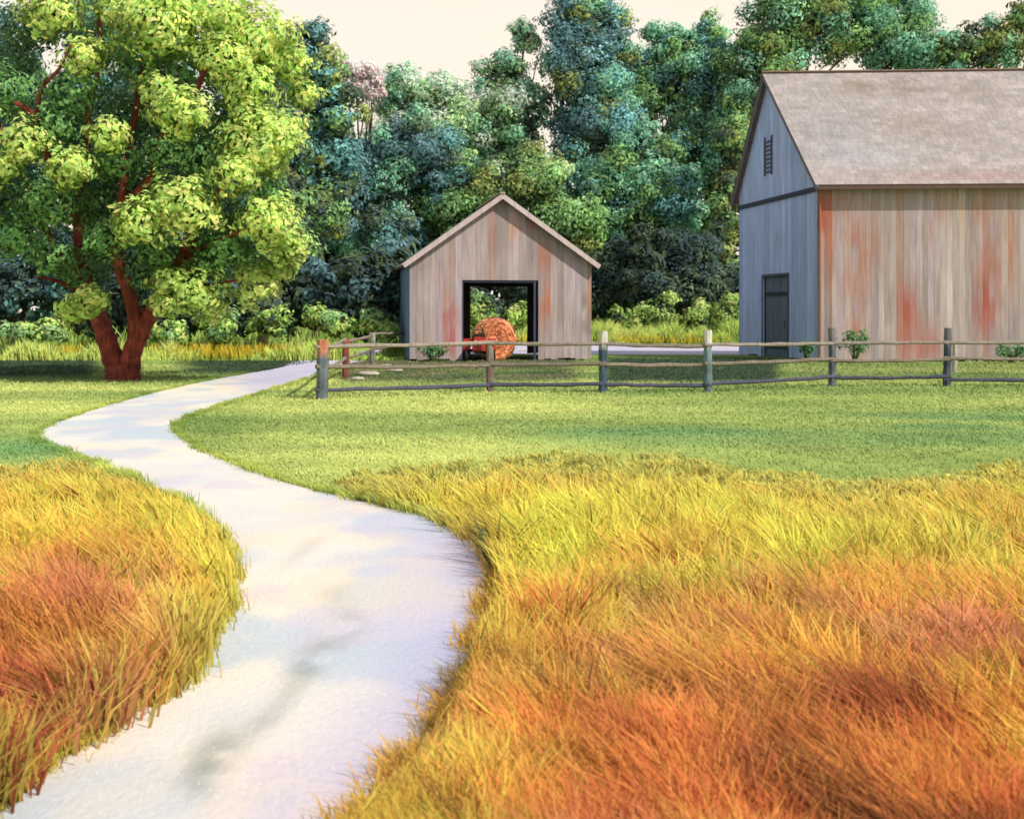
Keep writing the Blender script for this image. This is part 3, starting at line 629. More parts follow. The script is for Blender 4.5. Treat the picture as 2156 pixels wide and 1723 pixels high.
TREES = [
 ('blue green tree rising just right of the big red trunked tree', 68, [(650, 130, 80, 95), (690, 270, 80, 120), (650, 400, 90, 110)], ['teal', 'dark', 'teal', 'olive', 'green']),
 ('dusky blue grey tree left of the small shed roof', 72, [(760, 430, 110, 130), (860, 320, 95, 95), (820, 520, 100, 90)], ['blue', 'teal', 'emer', 'dark', 'blue']),
 ('pale sage tree under the open sky gap', 86, [(850, 205, 75, 85), (930, 235, 90, 90), (880, 330, 110, 100)], ['sage', 'sage', 'emer', 'light']),
 ('light green tree left of the tall blue one', 88, [(1060, 170, 62, 72), (1090, 250, 90, 90), (1020, 290, 70, 80), (1105, 70, 36, 36)], ['light', 'sage', 'emer']),
 ('tallest blue green tree reaching the top edge near the middle', 84, [(1230, 60, 95, 95), (1215, 190, 110, 120), (1290, 110, 55, 85), (1260, 300, 110, 100)], ['teal', 'blue', 'blue', 'emer', 'olive']),
 ('dark green tree with twin rounded tops left of the barn', 92, [(1500, 180, 85, 95), (1345, 190, 60, 80), (1410, 110, 62, 66), (1490, 105, 55, 75), (1440, 200, 110, 90), (1470, 320, 120, 110)], ['green', 'teal', 'emer', 'emer']),
 ('emerald broad tree between shed roof and barn gable', 78, [(1350, 350, 110, 95), (1260, 420, 90, 90), (1420, 430, 90, 90)], ['emer', 'emer', 'green', 'teal']),
 ('mid green and olive tree right above the shed ridge', 74, [(1090, 380, 110, 80), (1180, 470, 110, 90), (1010, 460, 90, 100)], ['green', 'olive', 'green', 'light']),
 ('green tree with olive patches behind the barn ridge left end', 80, [(1640, 60, 100, 100), (1720, 40, 110, 90), (1590, 190, 90, 110)], ['green', 'emer', 'olive', 'green']),
 ('emerald tree behind the middle of the barn roof', 84, [(1860, 30, 120, 100), (1900, 110, 120, 60)], ['emer', 'green', 'emer']),
 ('olive brown tree behind the right end of the barn roof', 78, [(2080, 100, 80, 55), (2180, 40, 80, 70), (2010, 110, 70, 50)], ['olive', 'green', 'emer', 'dark']),
 ('dark teal tree half hidden at the far left edge', 62, [(40, 200, 85, 110), (-60, 130, 110, 130), (30, 380, 110, 120)], ['teal', 'dark', 'green']),
 ('dark teal tree showing through the big tree top', 66, [(210, 60, 90, 80), (200, 260, 120, 150), (330, 180, 100, 120)], ['teal', 'green', 'dark']),
 ('dark green tree behind the right side of the big tree', 64, [(500, 360, 100, 140), (560, 230, 90, 120), (600, 480, 80, 110)], ['dark', 'green', 'dark', 'olive']),
 ('slim olive tree tight against the barn gable', 66, [(1525, 420, 38, 100), (1510, 540, 40, 70), (1545, 300, 40, 80)], ['olive', 'green', 'dark']),
 ('deep blue shadowy tree low at the left edge', 58, [(30, 600, 85, 75), (120, 560, 80, 80), (-60, 500, 80, 90)], ['navy', 'teal', 'navy']),
 ('mid green tree filling the gap above the shed left slope', 80, [(960, 380, 80, 80), (920, 460, 90, 90)], ['green', 'teal', 'dark']),
]
for i, (lb, Y, el, pl) in enumerate(TREES):
    if np.mean([e[0] for e in el]) > 690: Y = 88 + (Y - 62) * 0.35
    wood_tree('tree', lb, Y, el, pl, seed=i, group='trees of the wood behind the buildings')
wood_tree('blossom_tree', 'small tree with pale pink blossom against the sky', 92.6, [(748, 164, 46, 30), (784, 186, 26, 22)], ['pink'], seed=40, size=0.3, dens=2.2, core=False, gain=1.45)
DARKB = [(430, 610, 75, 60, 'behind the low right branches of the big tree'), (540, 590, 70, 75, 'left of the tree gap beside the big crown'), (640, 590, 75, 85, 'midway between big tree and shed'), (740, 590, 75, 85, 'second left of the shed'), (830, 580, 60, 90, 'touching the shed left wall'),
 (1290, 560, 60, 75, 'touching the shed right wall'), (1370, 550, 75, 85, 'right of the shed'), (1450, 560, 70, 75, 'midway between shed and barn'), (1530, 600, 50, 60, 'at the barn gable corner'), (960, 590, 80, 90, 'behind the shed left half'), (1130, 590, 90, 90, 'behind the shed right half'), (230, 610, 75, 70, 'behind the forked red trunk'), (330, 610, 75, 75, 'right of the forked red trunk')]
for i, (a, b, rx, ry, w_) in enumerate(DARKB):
    wood_tree('shrub', 'dark shadowy shrub ' + w_, (86 if a > 860 else 58) + (i % 3) * .7, [(a, b, rx, ry), (a + 22, b + 52, rx * .95, ry * .8), (a - 30, b + 60, rx * .7, ry * .6)], ['dark', 'navy', 'dark', 'blue' if i < 5 else 'navy'], cat='shrub', seed=60 + i, size=0.3, gain=2.4, trunk=False, group='dark shrubs under the wood edge')  # understory shade is put into these dark leaf palettes
px_ok = lambda a: not (980 < a < 1200)
BR = [(1310, 668, 50, 34, 'closest to the shed'), (1390, 655, 52, 44, 'second from the shed'), (1470, 662, 50, 40, 'third from the shed'), (1545, 650, 45, 50, 'closest to the barn gable'),
      (60, 690, 70, 32, 'at the far left edge'), (360, 690, 60, 26, 'right behind the red trunk'), (470, 680, 60, 30, 'below the low right branches'), (580, 672, 60, 32, 'right of the big crown'), (690, 668, 60, 34, 'left of the corner post'), (790, 672, 45, 34, 'beside the shed left wall'), (1015, 650, 46, 50, 'seen through the shed doorway on the left'), (1100, 660, 46, 46, 'seen through the shed doorway on the right')]
for i, (a, b, rx, ry, w_) in enumerate(BR):
    wood_tree('bush', 'sunlit yellow green bush ' + w_, (83.5 if a > 860 else 55.5), [(a, b + 4, rx * (.75 + .1 * (i % 5)), ry * (.7 + .13 * ((i * 3) % 4))), (a + 24 - 12 * (i % 4), b + 16, rx * .7, ry * .55)], ['bright', 'bright', 'light' if i > 3 else 'bright'], cat='bush', seed=90 + i, size=0.24, gain=1.9, trunk=False, group='sunlit bushes at the wood edge')

# the mass of wood beyond the nearer trees
rng = np.random.default_rng(77); Qs, Cs, Ns = [], [], []
for i in range(300):
    x_ = rng.uniform(-62, 70); y_ = rng.uniform(97, 112); r_ = rng.uniform(2.2, 4.2); z_ = rng.uniform(0.5, 14.5)
    pal = PAL[['dark', 'dark', 'green', 'teal', 'navy', 'olive'][rng.integers(0, 6)]] * rng.uniform(.8, 1.15)
    Q, cc, nn = leaf_cloud((x_, y_, z_), (r_ * 1.2, r_, r_), 230, 0.9, pal, rng, 0.2); Qs.append(Q); Cs.append(cc); Ns.append(nn)
Q = np.concatenate(Qs); ok = Q[:, :, 2].min(1) > 0
o = quads('distant_wood', Q[ok], tone(np.concatenate(Cs)[ok], 1.7, .12), M_FAR, None, np.concatenate(Ns)[ok])
tag(o, 'dark mass of far woodland filling the gaps between the nearer trees', 'woodland', kind='stuff')

# ------------------------------------------------------------------ timber buildings
def stain(u, z, blobs, base):
    c = base.copy()
    for (bu, bz, ru, rz, col, k) in blobs:
        g = (np.minimum(1, k * 1.05) * np.exp(-np.abs((u - bu) / (ru * 1.1)) ** 2.5 - ((z - bz) / rz) ** 2) * sm(fbm(u * 7 + bz, z * .9 + bu, 3, 3), .22, .6))[..., None]
        c = c * (1 - g) + lin(col) * g
    return c
def plank_wall(name, o2, d2, n2, L, top, opens, pal, blobs, parent, rng, pw=0.24, th=0.05, jag=0.06, shade=None, red=0.0):
    """vertical boards; u runs along d2 from o2, n2 points outwards"""
    mb = MB(); o2 = np.array(o2); d2 = np.array(d2); n2 = np.array(n2)
    pal = np.array([lin(c) for c in pal]); u = 0.0
    while u < L - 0.02:
        w_ = min(pw * rng.uniform(0.8, 1.2), L - u); u0, u1 = u + 0.0025, u + w_ - 0.0025; u += w_
        um = (u0 + u1) / 2; off = rng.uniform(-0.004, 0.004)
        pc = pal[rng.integers(0, len(pal))] * rng.uniform(0.86, 1.12)
        if rng.random() < red: pc = pc * 0.55 + lin(random.choice([(180, 120, 98), (172, 110, 92), (190, 136, 108)])) * 0.45
        spans = [(0.05 + rng.uniform(-0.05, jag), None)]
        for (a, b, z0, z1) in opens:
            if a < um < b: spans = ([(0.05, z0)] if z0 > 0.1 else []) + [(z1, None)]
        for (zb, zt) in spans:
            t0, t1 = (top(u0), top(u1)) if zt is None else (zt, zt)
            ns = 14; rows = []
            for i in range(ns + 1):
                f = i / ns
                za, zc = zb + (t0 - zb) * f, zb + (t1 - zb) * f
                A = o2 + d2 * u0 + n2 * off; B = o2 + d2 * u1 + n2 * off
                I = -n2 * th
                rows.append([(A[0], A[1], za), (B[0], B[1], zc), (B[0] + I[0], B[1] + I[1], zc), (A[0] + I[0], A[1] + I[1], za)])
            V = [v for r in rows for v in r]; Fs = []
            for i in range(ns):
                for k in range(4):
                    k2 = (k + 1) % 4; Fs.append((i * 4 + k, i * 4 + k2, (i + 1) * 4 + k2, (i + 1) * 4 + k))
            Fs.append((3, 2, 1, 0)); Fs.append(tuple(ns * 4 + k for k in range(4)))
            va = np.array(V); zz = va[:, 2]; base = np.repeat(pc[None], len(V), 0)
            base *= (0.92 + 0.16 * vnoise(np.full(len(V), um * 3.1), zz * 0.9, 5))[:, None]
            cc = stain(np.full(len(V), um), zz, blobs, base)
            inner = np.tile([False, False, True, True], ns + 1)
            cc[inner] *= 0.35
            mb.add(V, Fs, cc * np.array([.84, .85, .90]))
    return keep(mb.build(name, M_WOOD, parent), parent)

def shingle_roof(name, e0, e1, r1, r0, pal, parent, rng, rows=22, cols=60, th=0.09, blobs=()):
    """sloped roof plane e0->e1 eave, r0->r1 ridge, in stepped courses"""
    mb = MB(); e0, e1, r0, r1 = [np.array(v, float) for v in (e0, e1, r0, r1)]
    nrm = np.cross(e1 - e0, r0 - e0); nrm /= np.linalg.norm(nrm)
    if nrm[2] < 0: nrm = -nrm
    pal = np.array([lin(c) for c in pal])
    pt = lambda u, v: (e0 * (1 - u) + e1 * u) * (1 - v) + (r0 * (1 - u) + r1 * u) * v
    mb.hexa([pt(0, 0) - nrm * th, pt(1, 0) - nrm * th, pt(1, 1) - nrm * th, pt(0, 1) - nrm * th], [pt(0, 0) - nrm * .004, pt(1, 0) - nrm * .004, pt(1, 1) - nrm * .004, pt(0, 1) - nrm * .004], lin((150, 128, 120)) * .6)
    for i in range(rows):
        v0, v1 = i / rows, min(1, (i + 1.08) / rows); x = -rng.uniform(0, .5) / cols
        while x < 1:
            w_ = rng.uniform(.7, 1.3) / cols; a, b = max(x, 0), min(x + w_ * .97, 1); x += w_
            if b - a < .001: continue
            lift = rng.uniform(0.006, 0.010); um, vm = (a + b) / 2, (v0 + v1) / 2
            c = pal[rng.integers(0, len(pal))] * rng.uniform(.975, 1.025)
            for (bu, bv, ru, rv, cl_, k) in blobs:
                g = k * math.exp(-((um - bu) / ru) ** 2 - ((vm - bv) / rv) ** 2); c = c * (1 - g) + lin(cl_) * g
            dv = rng.uniform(-.04, .04) / rows * (i > 0)
            lo = [pt(a, v0 + dv), pt(b, v0 + dv), pt(b, v1), pt(a, v1)]
            mb.hexa(lo, [lo[0] + nrm * lift, lo[1] + nrm * lift, lo[2] + nrm * .006, lo[3] + nrm * .006], c * np.array([.62, .65, .68]))
    return keep(mb.build(name, M_ROOF, parent), parent)

def beam(mb, a, b, w_, h_, col):
    a, b = np.array(a, float), np.array(b, float); t = (b - a) / np.linalg.norm(b - a)
    up = np.array([0, 0, 1.0]); sd = np.cross(t, up)
    if np.linalg.norm(sd) < 1e-3: sd = np.array([1.0, 0, 0]); 
    sd /= np.linalg.norm(sd); up = np.cross(sd, t)
    f = lambda p: [p - sd * w_ / 2 - up * h_ / 2, p + sd * w_ / 2 - up * h_ / 2, p + sd * w_ / 2 + up * h_ / 2, p - sd * w_ / 2 + up * h_ / 2]
    mb.hexa(f(a), f(b), col)

GREY = [(184, 169, 166), (177, 162, 158), (191, 176, 173), (170, 157, 154), (181, 168, 172)]
BLUEG = [(178, 202, 244), (171, 195, 236), (183, 204, 242), (178, 198, 234)]  # board colours with the gable's blue shade painted in
rng = np.random.default_rng(9)

# ---- big barn -----------------------------------------------------
A = np.array([12.86, 52.0]); B = np.array([11.20, 61.0])
LB = np.linalg.norm(B - A); dg = (B - A) / LB; ng = np.array([-dg[1], dg[0]])
df = np.array([1.0, -0.06]); df /= np.linalg.norm(df); nf = np.array([df[1], -df[0]]); LF = 24.0
EZ, RZ, TA = 7.85, 13.05, 0.58
barn = thing('barn', 'large weathered barn with steep grey shingle roof and rust streaked board wall', 'barn', (A[0], A[1], 0))
gtop = lambda u: EZ + (RZ - EZ) * (u / (TA * LB) if u < TA * LB else (LB - u) / ((1 - TA) * LB)) - 0.10
fb = lambda px: (px - 1720) / 50.0 * 1.0
fz = lambda py: 2 + (660 - py) / 50.0
RUST = [(1733, 455, 14, 70, (190, 84, 58), .95), (1745, 520, 12, 120, (176, 116, 90), .7), (1800, 560, 26, 110, (190, 120, 90), .75), (1800, 690, 12, 80, (200, 128, 98), .85), (1838, 500, 18, 60, (184, 128, 100), .5),
        (1905, 660, 20, 60, (176, 90, 74), .9), (1940, 735, 42, 34, (186, 96, 76), .85), (1930, 700, 25, 40, (196, 116, 88), .7), (1960, 490, 10, 60, (184, 100, 80), .55), (2030, 440, 60, 40, (190, 136, 106), .6),
        (2065, 640, 22, 70, (178, 88, 72), .85), (2085, 600, 6, 90, (186, 96, 76), .7), (2120, 520, 10, 100, (196, 140, 96), .65), (2085, 550, 40, 60, (186, 118, 98), .45), (1990, 620, 6, 90, (226, 212, 200), .7), (1857, 680, 7, 60, (228, 214, 204), .7), (2012, 500, 8, 120, (216, 198, 184), .6), (1960, 560, 9, 120, (204, 194, 198), .6),
        (2230, 600, 30, 90, (184, 100, 80), .7), (2330, 520, 30, 90, (190, 120, 90), .6), (1770, 430, 30, 26, (168, 120, 100), .5)]
fblobs = [(fb(a), fz(b), c / 50, d / 50, e, k) for a, b, c, d, e, k in RUST]
plank_wall('wall', A + nf * 0, df, nf, LF, lambda u: EZ + 0.1, [], GREY, fblobs, barn, rng, pw=0.26, red=0.15)
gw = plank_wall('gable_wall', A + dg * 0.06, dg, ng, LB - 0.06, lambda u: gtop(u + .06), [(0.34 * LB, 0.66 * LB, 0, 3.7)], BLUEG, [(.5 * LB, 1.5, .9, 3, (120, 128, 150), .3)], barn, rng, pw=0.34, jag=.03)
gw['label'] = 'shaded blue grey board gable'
C3 = B + df * LF; D3 = A + df * LF
plank_wall('wall', B, df, -nf, LF, lambda u: EZ + .1, [], GREY, [], barn, rng, pw=0.5)
plank_wall('gable_wall', D3 + dg * 0.06, dg, -ng, LB - 0.06, lambda u: gtop(u + .06), [], GREY, [], barn, rng, pw=0.5)
# inner back boarding so that no light leaks between boards
mb = MB()
for (p, q, nn) in ((A, D3, nf),):
    a, b = p + nn * -0.12, q + nn * -0.12
    mb.add([(a[0], a[1], 0), (b[0], b[1], 0), (b[0], b[1], EZ), (a[0], a[1], EZ)], [(0, 1, 2, 3)], lin((40, 36, 34)))
keep(mb.build('lining', M_WOOD, barn), barn)
v3 = lambda p, z: np.array([p[0], p[1], z])
ov = 0.58; rk = 0.32
R0 = A + dg * (TA * LB)
sl = (RZ - EZ) / (TA * LB); sl2 = (RZ - EZ) / ((1 - TA) * LB)
rp = [(204, 190, 186), (198, 184, 182), (194, 182, 178), (208, 195, 191), (190, 178, 176)]
eF0 = v3(A - dg * ov - df * rk, EZ - sl * ov + .08); eF1 = v3(D3 - dg * ov + df * rk, EZ - sl * ov + .08)
rI0 = v3(R0 - df * rk, RZ + .08); rI1 = v3(R0 + df * (LF + rk), RZ + .08)
rblobs = [(.16, .86, .045, .08, (158, 146, 122), .6), (.25, .85, .04, .08, (156, 142, 118), .55), (.22, .5, .06, .10, (168, 152, 138), .5), (.36, .8, .05, .1, (164, 150, 130), .4), (.07, .45, .06, .25, (176, 172, 178), .45), (.3, .06, .2, .05, (190, 130, 110), .35), (.1, .25, .08, .1, (206, 206, 214), .4), (.3, .4, .05, .15, (180, 166, 158), .4)]
rf = shingle_roof('roof', eF0, eF1, rI1, rI0, rp, barn, rng, rows=34, cols=80, blobs=rblobs)
eB0 = v3(B + dg * ov * .6 - df * rk, EZ - sl2 * ov * .6 + .08); eB1 = v3(B + dg * ov * .6 + df * (LF + rk), EZ - sl2 * ov * .6 + .08)
shingle_roof('roof', eB0, eB1, rI1, rI0, rp, barn, rng, rows=14, cols=40)
mb = MB(); beam(mb, rI0 + [0, 0, .05], rI1 + [0, 0, .05],   .22, .05, lin((176, 146, 134)) * .6)
keep(mb.build('ridge_cap', M_WOOD, barn), barn)
mb = MB()   # rake boards on the gable, eave fascia
gl_ = ng * 0.05
beam(mb, v3(A - dg * ov - df * (rk - .06), EZ - sl * ov - .1), v3(R0 - df * (rk - .06), RZ - .1), .05, .20, lin((150, 158, 176)) * .5)
beam(mb, v3(B + dg * ov * .6 - df * (rk - .06), EZ - sl2 * ov * .6 - .1), v3(R0 - df * (rk - .06) + dg * .02, RZ - .12), .05, .20, lin((150, 158, 176)) * .5)
keep(mb.build('rake_board', M_WOOD, barn), barn)
mb = MB(); beam(mb, v3(A - dg * (ov - .05) - df * .2, EZ - sl * ov - .04), v3(D3 - dg * (ov - .05), EZ - sl * ov - .04), .05, .14, lin((122, 100, 92)) * .6)
keep(mb.build('fascia', M_WOOD, barn), barn)
mb = MB(); beam(mb, v3(A + ng * .05 + dg * .02, 7.25), v3(B + ng * .05, 7.2), .06, .2, lin((70, 78, 96)) * .7)
keep(mb.build('band_board', M_WOOD, barn), barn)
mb = MB(); beam(mb, v3(A + nf * .03 + df * .09, 0.05), v3(A + nf * .03 + df * .09, EZ - .3), .05, .2, lin((196, 150, 130)) * .6)
keep(mb.build('corner_board', M_WOOD, barn), barn)
# dark door, set back in its opening
ds, de = 0.34 * LB, 0.66 * LB
mb = MB(); p0 = A + dg * ds - ng * .10; p1 = A + dg * de - ng * .10
nb = 9
for i in range(nb):
    a = p0 + (p1 - p0) * (i + .02) / nb; b = p0 + (p1 - p0) * (i + .98) / nb
    o_ = ng * rng.uniform(-.01, .01); i_ = -ng * .05
    mb.hexa([v3(a + o_, .02), v3(b + o_, .02), v3(b + o_ + i_, .02), v3(a + o_ + i_, .02)], [v3(a + o_, 3.68), v3(b + o_, 3.68), v3(b + o_ + i_, 3.68), v3(a + o_ + i_, 3.68)], lin((96, 112, 130)) * rng.uniform(.85, 1.05))
for z in (.5, 2.9): beam(mb, v3(p0 + ng * .03, z), v3(p1 + ng * .03, z), .04, .18, lin((74, 84, 98)) * .45)
door = keep(mb.build('door', M_WOOD, barn), barn)
mb = MB(); hp = p0 + (p1 - p0) * .12 + ng * .06; mb.tube([v3(hp, 1.35), v3(hp + ng * .05, 1.40), v3(hp + ng * .05, 1.62), v3(hp, 1.67)], [.02] * 4, lin((40, 40, 44)), n=6)
h_ = mb.build('handle', M_PAINT, door); keep(h_, barn)
mb = MB()
for (a, b) in ((ds - .12, ds), (de, de + .12)):
    pa, pb = A + dg * a + ng * .03, A + dg * b + ng * .03
    mb.hexa([v3(pa, 0), v3(pb, 0), v3(pb - ng * .12, 0), v3(pa - ng * .12, 0)], [v3(pa, 3.82), v3(pb, 3.82), v3(pb - ng * .12, 3.82), v3(pa - ng * .12, 3.82)], lin((104, 112, 128)) * .55)
beam(mb, v3(A + dg * ds + ng * .0, 3.76), v3(A + dg * de + ng * .0, 3.76), .12, .12, lin((104, 112, 128)) * .55)
keep(mb.build('door_frame', M_WOOD, barn), barn)
# louvre vent in the gable
mb = MB(); vc = A + dg * (TA * LB) + ng * .05
for z in np.arange(8.5, 10.1, .2):
    a, b = vc - dg * .34, vc + dg * .34
    mb.hexa([v3(a, z), v3(b, z), v3(b - ng * .05, z + .05), v3(a - ng * .05, z + .05)], [v3(a + ng * .03, z + .05), v3(b + ng * .03, z + .05), v3(b - ng * .05, z + .12), v3(a - ng * .05, z + .12)], lin((104, 114, 138)) * .75)
beam(mb, v3(vc - dg * .4, 8.4), v3(vc - dg * .4, 10.2), .06, .06, lin((96, 104, 124)) * .6); beam(mb, v3(vc + dg * .4, 8.4), v3(vc + dg * .4, 10.2), .06, .06, lin((96, 104, 124)) * .6)
keep(mb.build('vent', M_WOOD, barn), barn)

# ---- drive-through shed ------------------------------------------
S0 = np.array([-4.31, 52.0]); th_ = math.radians(9)
d1 = np.array([math.cos(th_), math.sin(th_)]); dd = np.array([-d1[1], d1[0]]); SL, SD = 7.83, 7.0
SE, SR = 4.22, 7.0
shed = thing('shed', 'small weathered gable shed with a wide open doorway seen right through', 'shed', (S0[0], S0[1], 0))
stop = lambda u: SE + (SR - SE) * (1 - abs(u - SL / 2) / (SL / 2)) - .06
su = lambda px: (px - 862) / 383 * SL
RS = [(945, 680, 15, 55, (184, 62, 52), .95), (940, 590, 14, 50, (202, 140, 108), .7), (950, 740, 10, 20, (184, 80, 66), .6), (1146, 535, 13, 30, (182, 104, 74), .85), (1145, 640, 13, 45, (198, 120, 84), .9), (1036, 505, 10, 26, (206, 140, 76), .75), (1020, 500, 14, 45, (168, 148, 128), .6), (1090, 475, 12, 22, (190, 130, 106), .6), (1075, 490, 8, 30, (200, 150, 116), .5), (1120, 470, 14, 16, (188, 104, 82), .5), (1232, 660, 12, 75, (108, 104, 88), .7), (1210, 690, 12, 45, (150, 140, 120), .6), (1195, 700, 10, 40, (196, 184, 172), .5), (890, 650, 8, 120, (204, 190, 180), .6), (1242, 620, 4, 40, (206, 140, 106), .7), (1060, 560, 30, 30, (196, 178, 168), .4), (900, 560, 30, 20, (150, 132, 130), .4), (875, 735, 12, 20, (190, 150, 126), .6)]
sb = [(su(a), fz(b), c / 49, d / 49, e, k) for a, b, c, d, e, k in RS]
plank_wall('wall', S0, d1, -dd, SL, stop, [(2.17, 5.44, 0, 3.42)], GREY, sb, shed, rng, pw=.26, red=.08)
plank_wall('wall', S0 + dd * SD, d1, dd, SL, stop, [(3.3, 6.35, 0, 3.3)], GREY, [], shed, rng, pw=.4)
w1 = plank_wall('wall', S0 + dd * .06, dd, -d1, SD - .12, lambda u: SE, [], [(122, 146, 176), (112, 136, 164)], [], shed, rng, pw=.4); w1['label'] = 'shaded blue grey side wall'  # cool shade of this side is put into its board colours
plank_wall('wall', S0 + d1 * SL + dd * .06, dd, d1, SD - .12, lambda u: SE, [], GREY, [], shed, rng, pw=.4)
ssl = (SR - SE) / (SL / 2); so = .28; fo = .34
ra = v3(S0 + d1 * SL / 2 - dd * fo, SR + .06); rb = v3(S0 + d1 * SL / 2 + dd * (SD + fo), SR + .06)
la = v3(S0 - d1 * so - dd * fo, SE - ssl * so + .06); lb_ = v3(S0 - d1 * so + dd * (SD + fo), SE - ssl * so + .06)
rra = v3(S0 + d1 * (SL + so) - dd * fo, SE - ssl * so + .06); rrb = v3(S0 + d1 * (SL + so) + dd * (SD + fo), SE - ssl * so + .06)
shingle_roof('roof', la, lb_, rb, ra, rp, shed, rng, rows=12, cols=22, th=.10)
shingle_roof('roof', rra, rrb, rb, ra, rp, shed, rng, rows=12, cols=22, th=.10)
mb = MB(); z_ = np.array([0, 0, .09])
beam(mb, la - z_ - v3(dd * .03, 0), ra - z_ - v3(dd * .03, 0), .05, .20, lin((214, 196, 200)) * .75)
beam(mb, rra - z_ - v3(dd * .03, 0), ra - z_ - v3(dd * .031, 0.004), .05, .20, lin((218, 200, 202)) * .75)
keep(mb.build('rake_board', M_WOOD, shed), shed)
mb = MB(); beam(mb, ra + [0, 0, .05], rb + [0, 0, .05], .22, .06, lin((214, 190, 172)) * .62); keep(mb.build('ridge_cap', M_WOOD, shed), shed)
mb = MB(); dkc = lin((70, 80, 108)) * .8        # heavy dark door frame, right through the wall
for u_ in (2.17 + .07, 5.44 - .07): beam(mb, v3(S0 + d1 * u_ + dd * .12, 0), v3(S0 + d1 * u_ + dd * .12, 3.42), .10, .16, dkc)
beam(mb, v3(S0 + d1 * 2.17 + dd * .16, 3.37), v3(S0 + d1 * 5.44 + dd * .16, 3.37), .20, .09, dkc)
keep(mb.build('door_frame', M_WOOD, shed), shed)
mb = MB()     # tie beams inside
for k_ in (1.8, 3.6, 5.4): beam(mb, v3(S0 + dd * k_ + d1 * .08, SE - .12), v3(S0 + d1 * (SL - .08) + dd * k_, SE - .12), .15, .2, lin((90, 80, 74)) * .4)
keep(mb.build('tie_beam', M_WOOD, shed), shed)

# ---- what stands in the shed -------------------------------------
# round straw bale
bc = P(1040, 0, 53.95); BRr = 0.94
bale = thing('straw_bale', 'ragged orange brown round bale with dark mottled top inside the open shed', 'bale', (bc[0], 53.95, 0))
mb = MB(); nn_ = 36; L_ = 1.5; V = []; Fs = []; Cc = []
for j, t in enumerate(np.linspace(-1, 1, 12)):
    for k in range(nn_):
        a = 2 * math.pi * k / nn_; r = BRr * (1 - .10 * abs(t) ** 6) * (1 + .05 * math.sin(5 * a + j) + random.uniform(-.04, .04))
        z = BRr - .06 + r * math.sin(a); xx = r * math.cos(a)
        V.append((bc[0] + xx, 53.95 + t * L_ / 2, max(z, 0)))
        top_ = sm(z, 1.45, 1.9) * (0.5 + 0.5 * (vnoise(a * 3, j * .7) > .45)); cc = lin((214, 138, 100)) * (1 - top_) + lin((76, 70, 66)) * top_
        if xx < -.5: cc = cc * .4 + lin((132, 106, 74)) * .6
        Cc.append(cc * 1.9)
for j in range(11):
    for k in range(nn_): k2 = (k + 1) % nn_; Fs.append((j * nn_ + k, j * nn_ + k2, (j + 1) * nn_ + k2, (j + 1) * nn_ + k))
Fs.append(tuple(range(nn_))[::-1]); Fs.append(tuple(11 * nn_ + k for k in range(nn_)))
# ring courses on the near face
mb.add(V, Fs, np.array(Cc))
for q in range(3):
    rr = BRr * (.25 + .2 * q); pts = [(bc[0] + rr * math.cos(a), 53.95 - L_ / 2 - .01, BRr - .06 + rr * math.sin(a)) for a in np.linspace(0, 2 * math.pi, 30)]
    mb.tube(pts, [.022] * 30, lin((206, 134, 92)) * 1.0, n=6, jit=.4)
keep(mb.build('bale_body', M_STRAW, bale), bale)
nst = 1700; a = RNG.uniform(0, 2 * math.pi, nst); rr = BRr * RNG.uniform(.3, 1.02, nst); front = RNG.random(nst) < .6
px_ = bc[0] + rr * np.cos(a); py_ = np.where(front, 53.95 - L_ / 2 - .02, 53.95 + RNG.uniform(-.75, .75, nst)); rr = np.where(front, rr, BRr * 1.0)
px_ = bc[0] + rr * np.cos(a); pz_ = np.maximum(.05, BRr - .06 + rr * np.sin(a))
p = np.stack([px_, py_, pz_], -1); dv = RNG.standard_normal((nst, 3)) * .07; dv[:, 2] -= .02; sd = RNG.standard_normal((nst, 3)) * .009
cs = pick([(222, 150, 108), (200, 138, 96), (214, 170, 124), (104, 92, 80)], RNG.random(nst)) * 1.35
keep(quads('loose_straw', np.stack([p - sd, p + sd, p + dv + sd, p + dv - sd], 1), cs, M_LAWN, bale), bale)

# little red tractor, nose to the camera
tx, ty = float(P(1008, 0, 52.3)[0]), 52.3
trac = thing('tractor', 'small red tractor with black tyres parked nose out in the shed doorway', 'tractor', (tx, ty, 0))
RED = lin((172, 52, 46)); BLK = lin((44, 42, 42))
def wheel(x, y, r, w_, name):
    mb = MB(); n = 28
    prof = [(-w_ / 2, r * .62), (-w_ / 2, r * .9), (-w_ * .32, r), (w_ * .32, r), (w_ / 2, r * .9), (w_ / 2, r * .62)]
    V = []; Fs = []
    for k in range(n):
        a = 2 * math.pi * k / n
        for (q, rad) in prof:
            rad2 = rad * (1.0 + (.03 if (k % 2 and rad > r * .95) else 0)); V.append((x + q, y + rad2 * math.cos(a), r + rad2 * math.sin(a)))
    m = len(prof)
    for k in range(n):
        for j in range(m):
            k2, j2 = (k + 1) % n, (j + 1) % m; Fs.append((k * m + j, k2 * m + j, k2 * m + j2, k * m + j2))
    mb.add(V, Fs, BLK * .8)
    wo = mb.build('wheel', M_RUBBER, trac); keep(wo, trac)
    mb = MB(); mb.tube([(x - w_ * .42, y, r), (x - w_ * .2, y, r), (x + w_ * .2, y, r), (x + w_ * .42, y, r)], [r * .55, r * .6, r * .6, r * .55], lin((206, 190, 150)), n=20)
    mb.tube([(x - w_ * .5, y, r), (x + w_ * .5, y, r)], [r * .16] * 2, BLK, n=10)
    ro = mb.build('rim', M_PAINT, wo); keep(ro, trac)
for sx in (-1, 1):
    wheel(tx + sx * .50, ty - .55, .24, .16, 'front'); wheel(tx + sx * .54, ty + .75, .42, .28, 'rear')
mb = MB()   # hood: tapered rounded bonnet
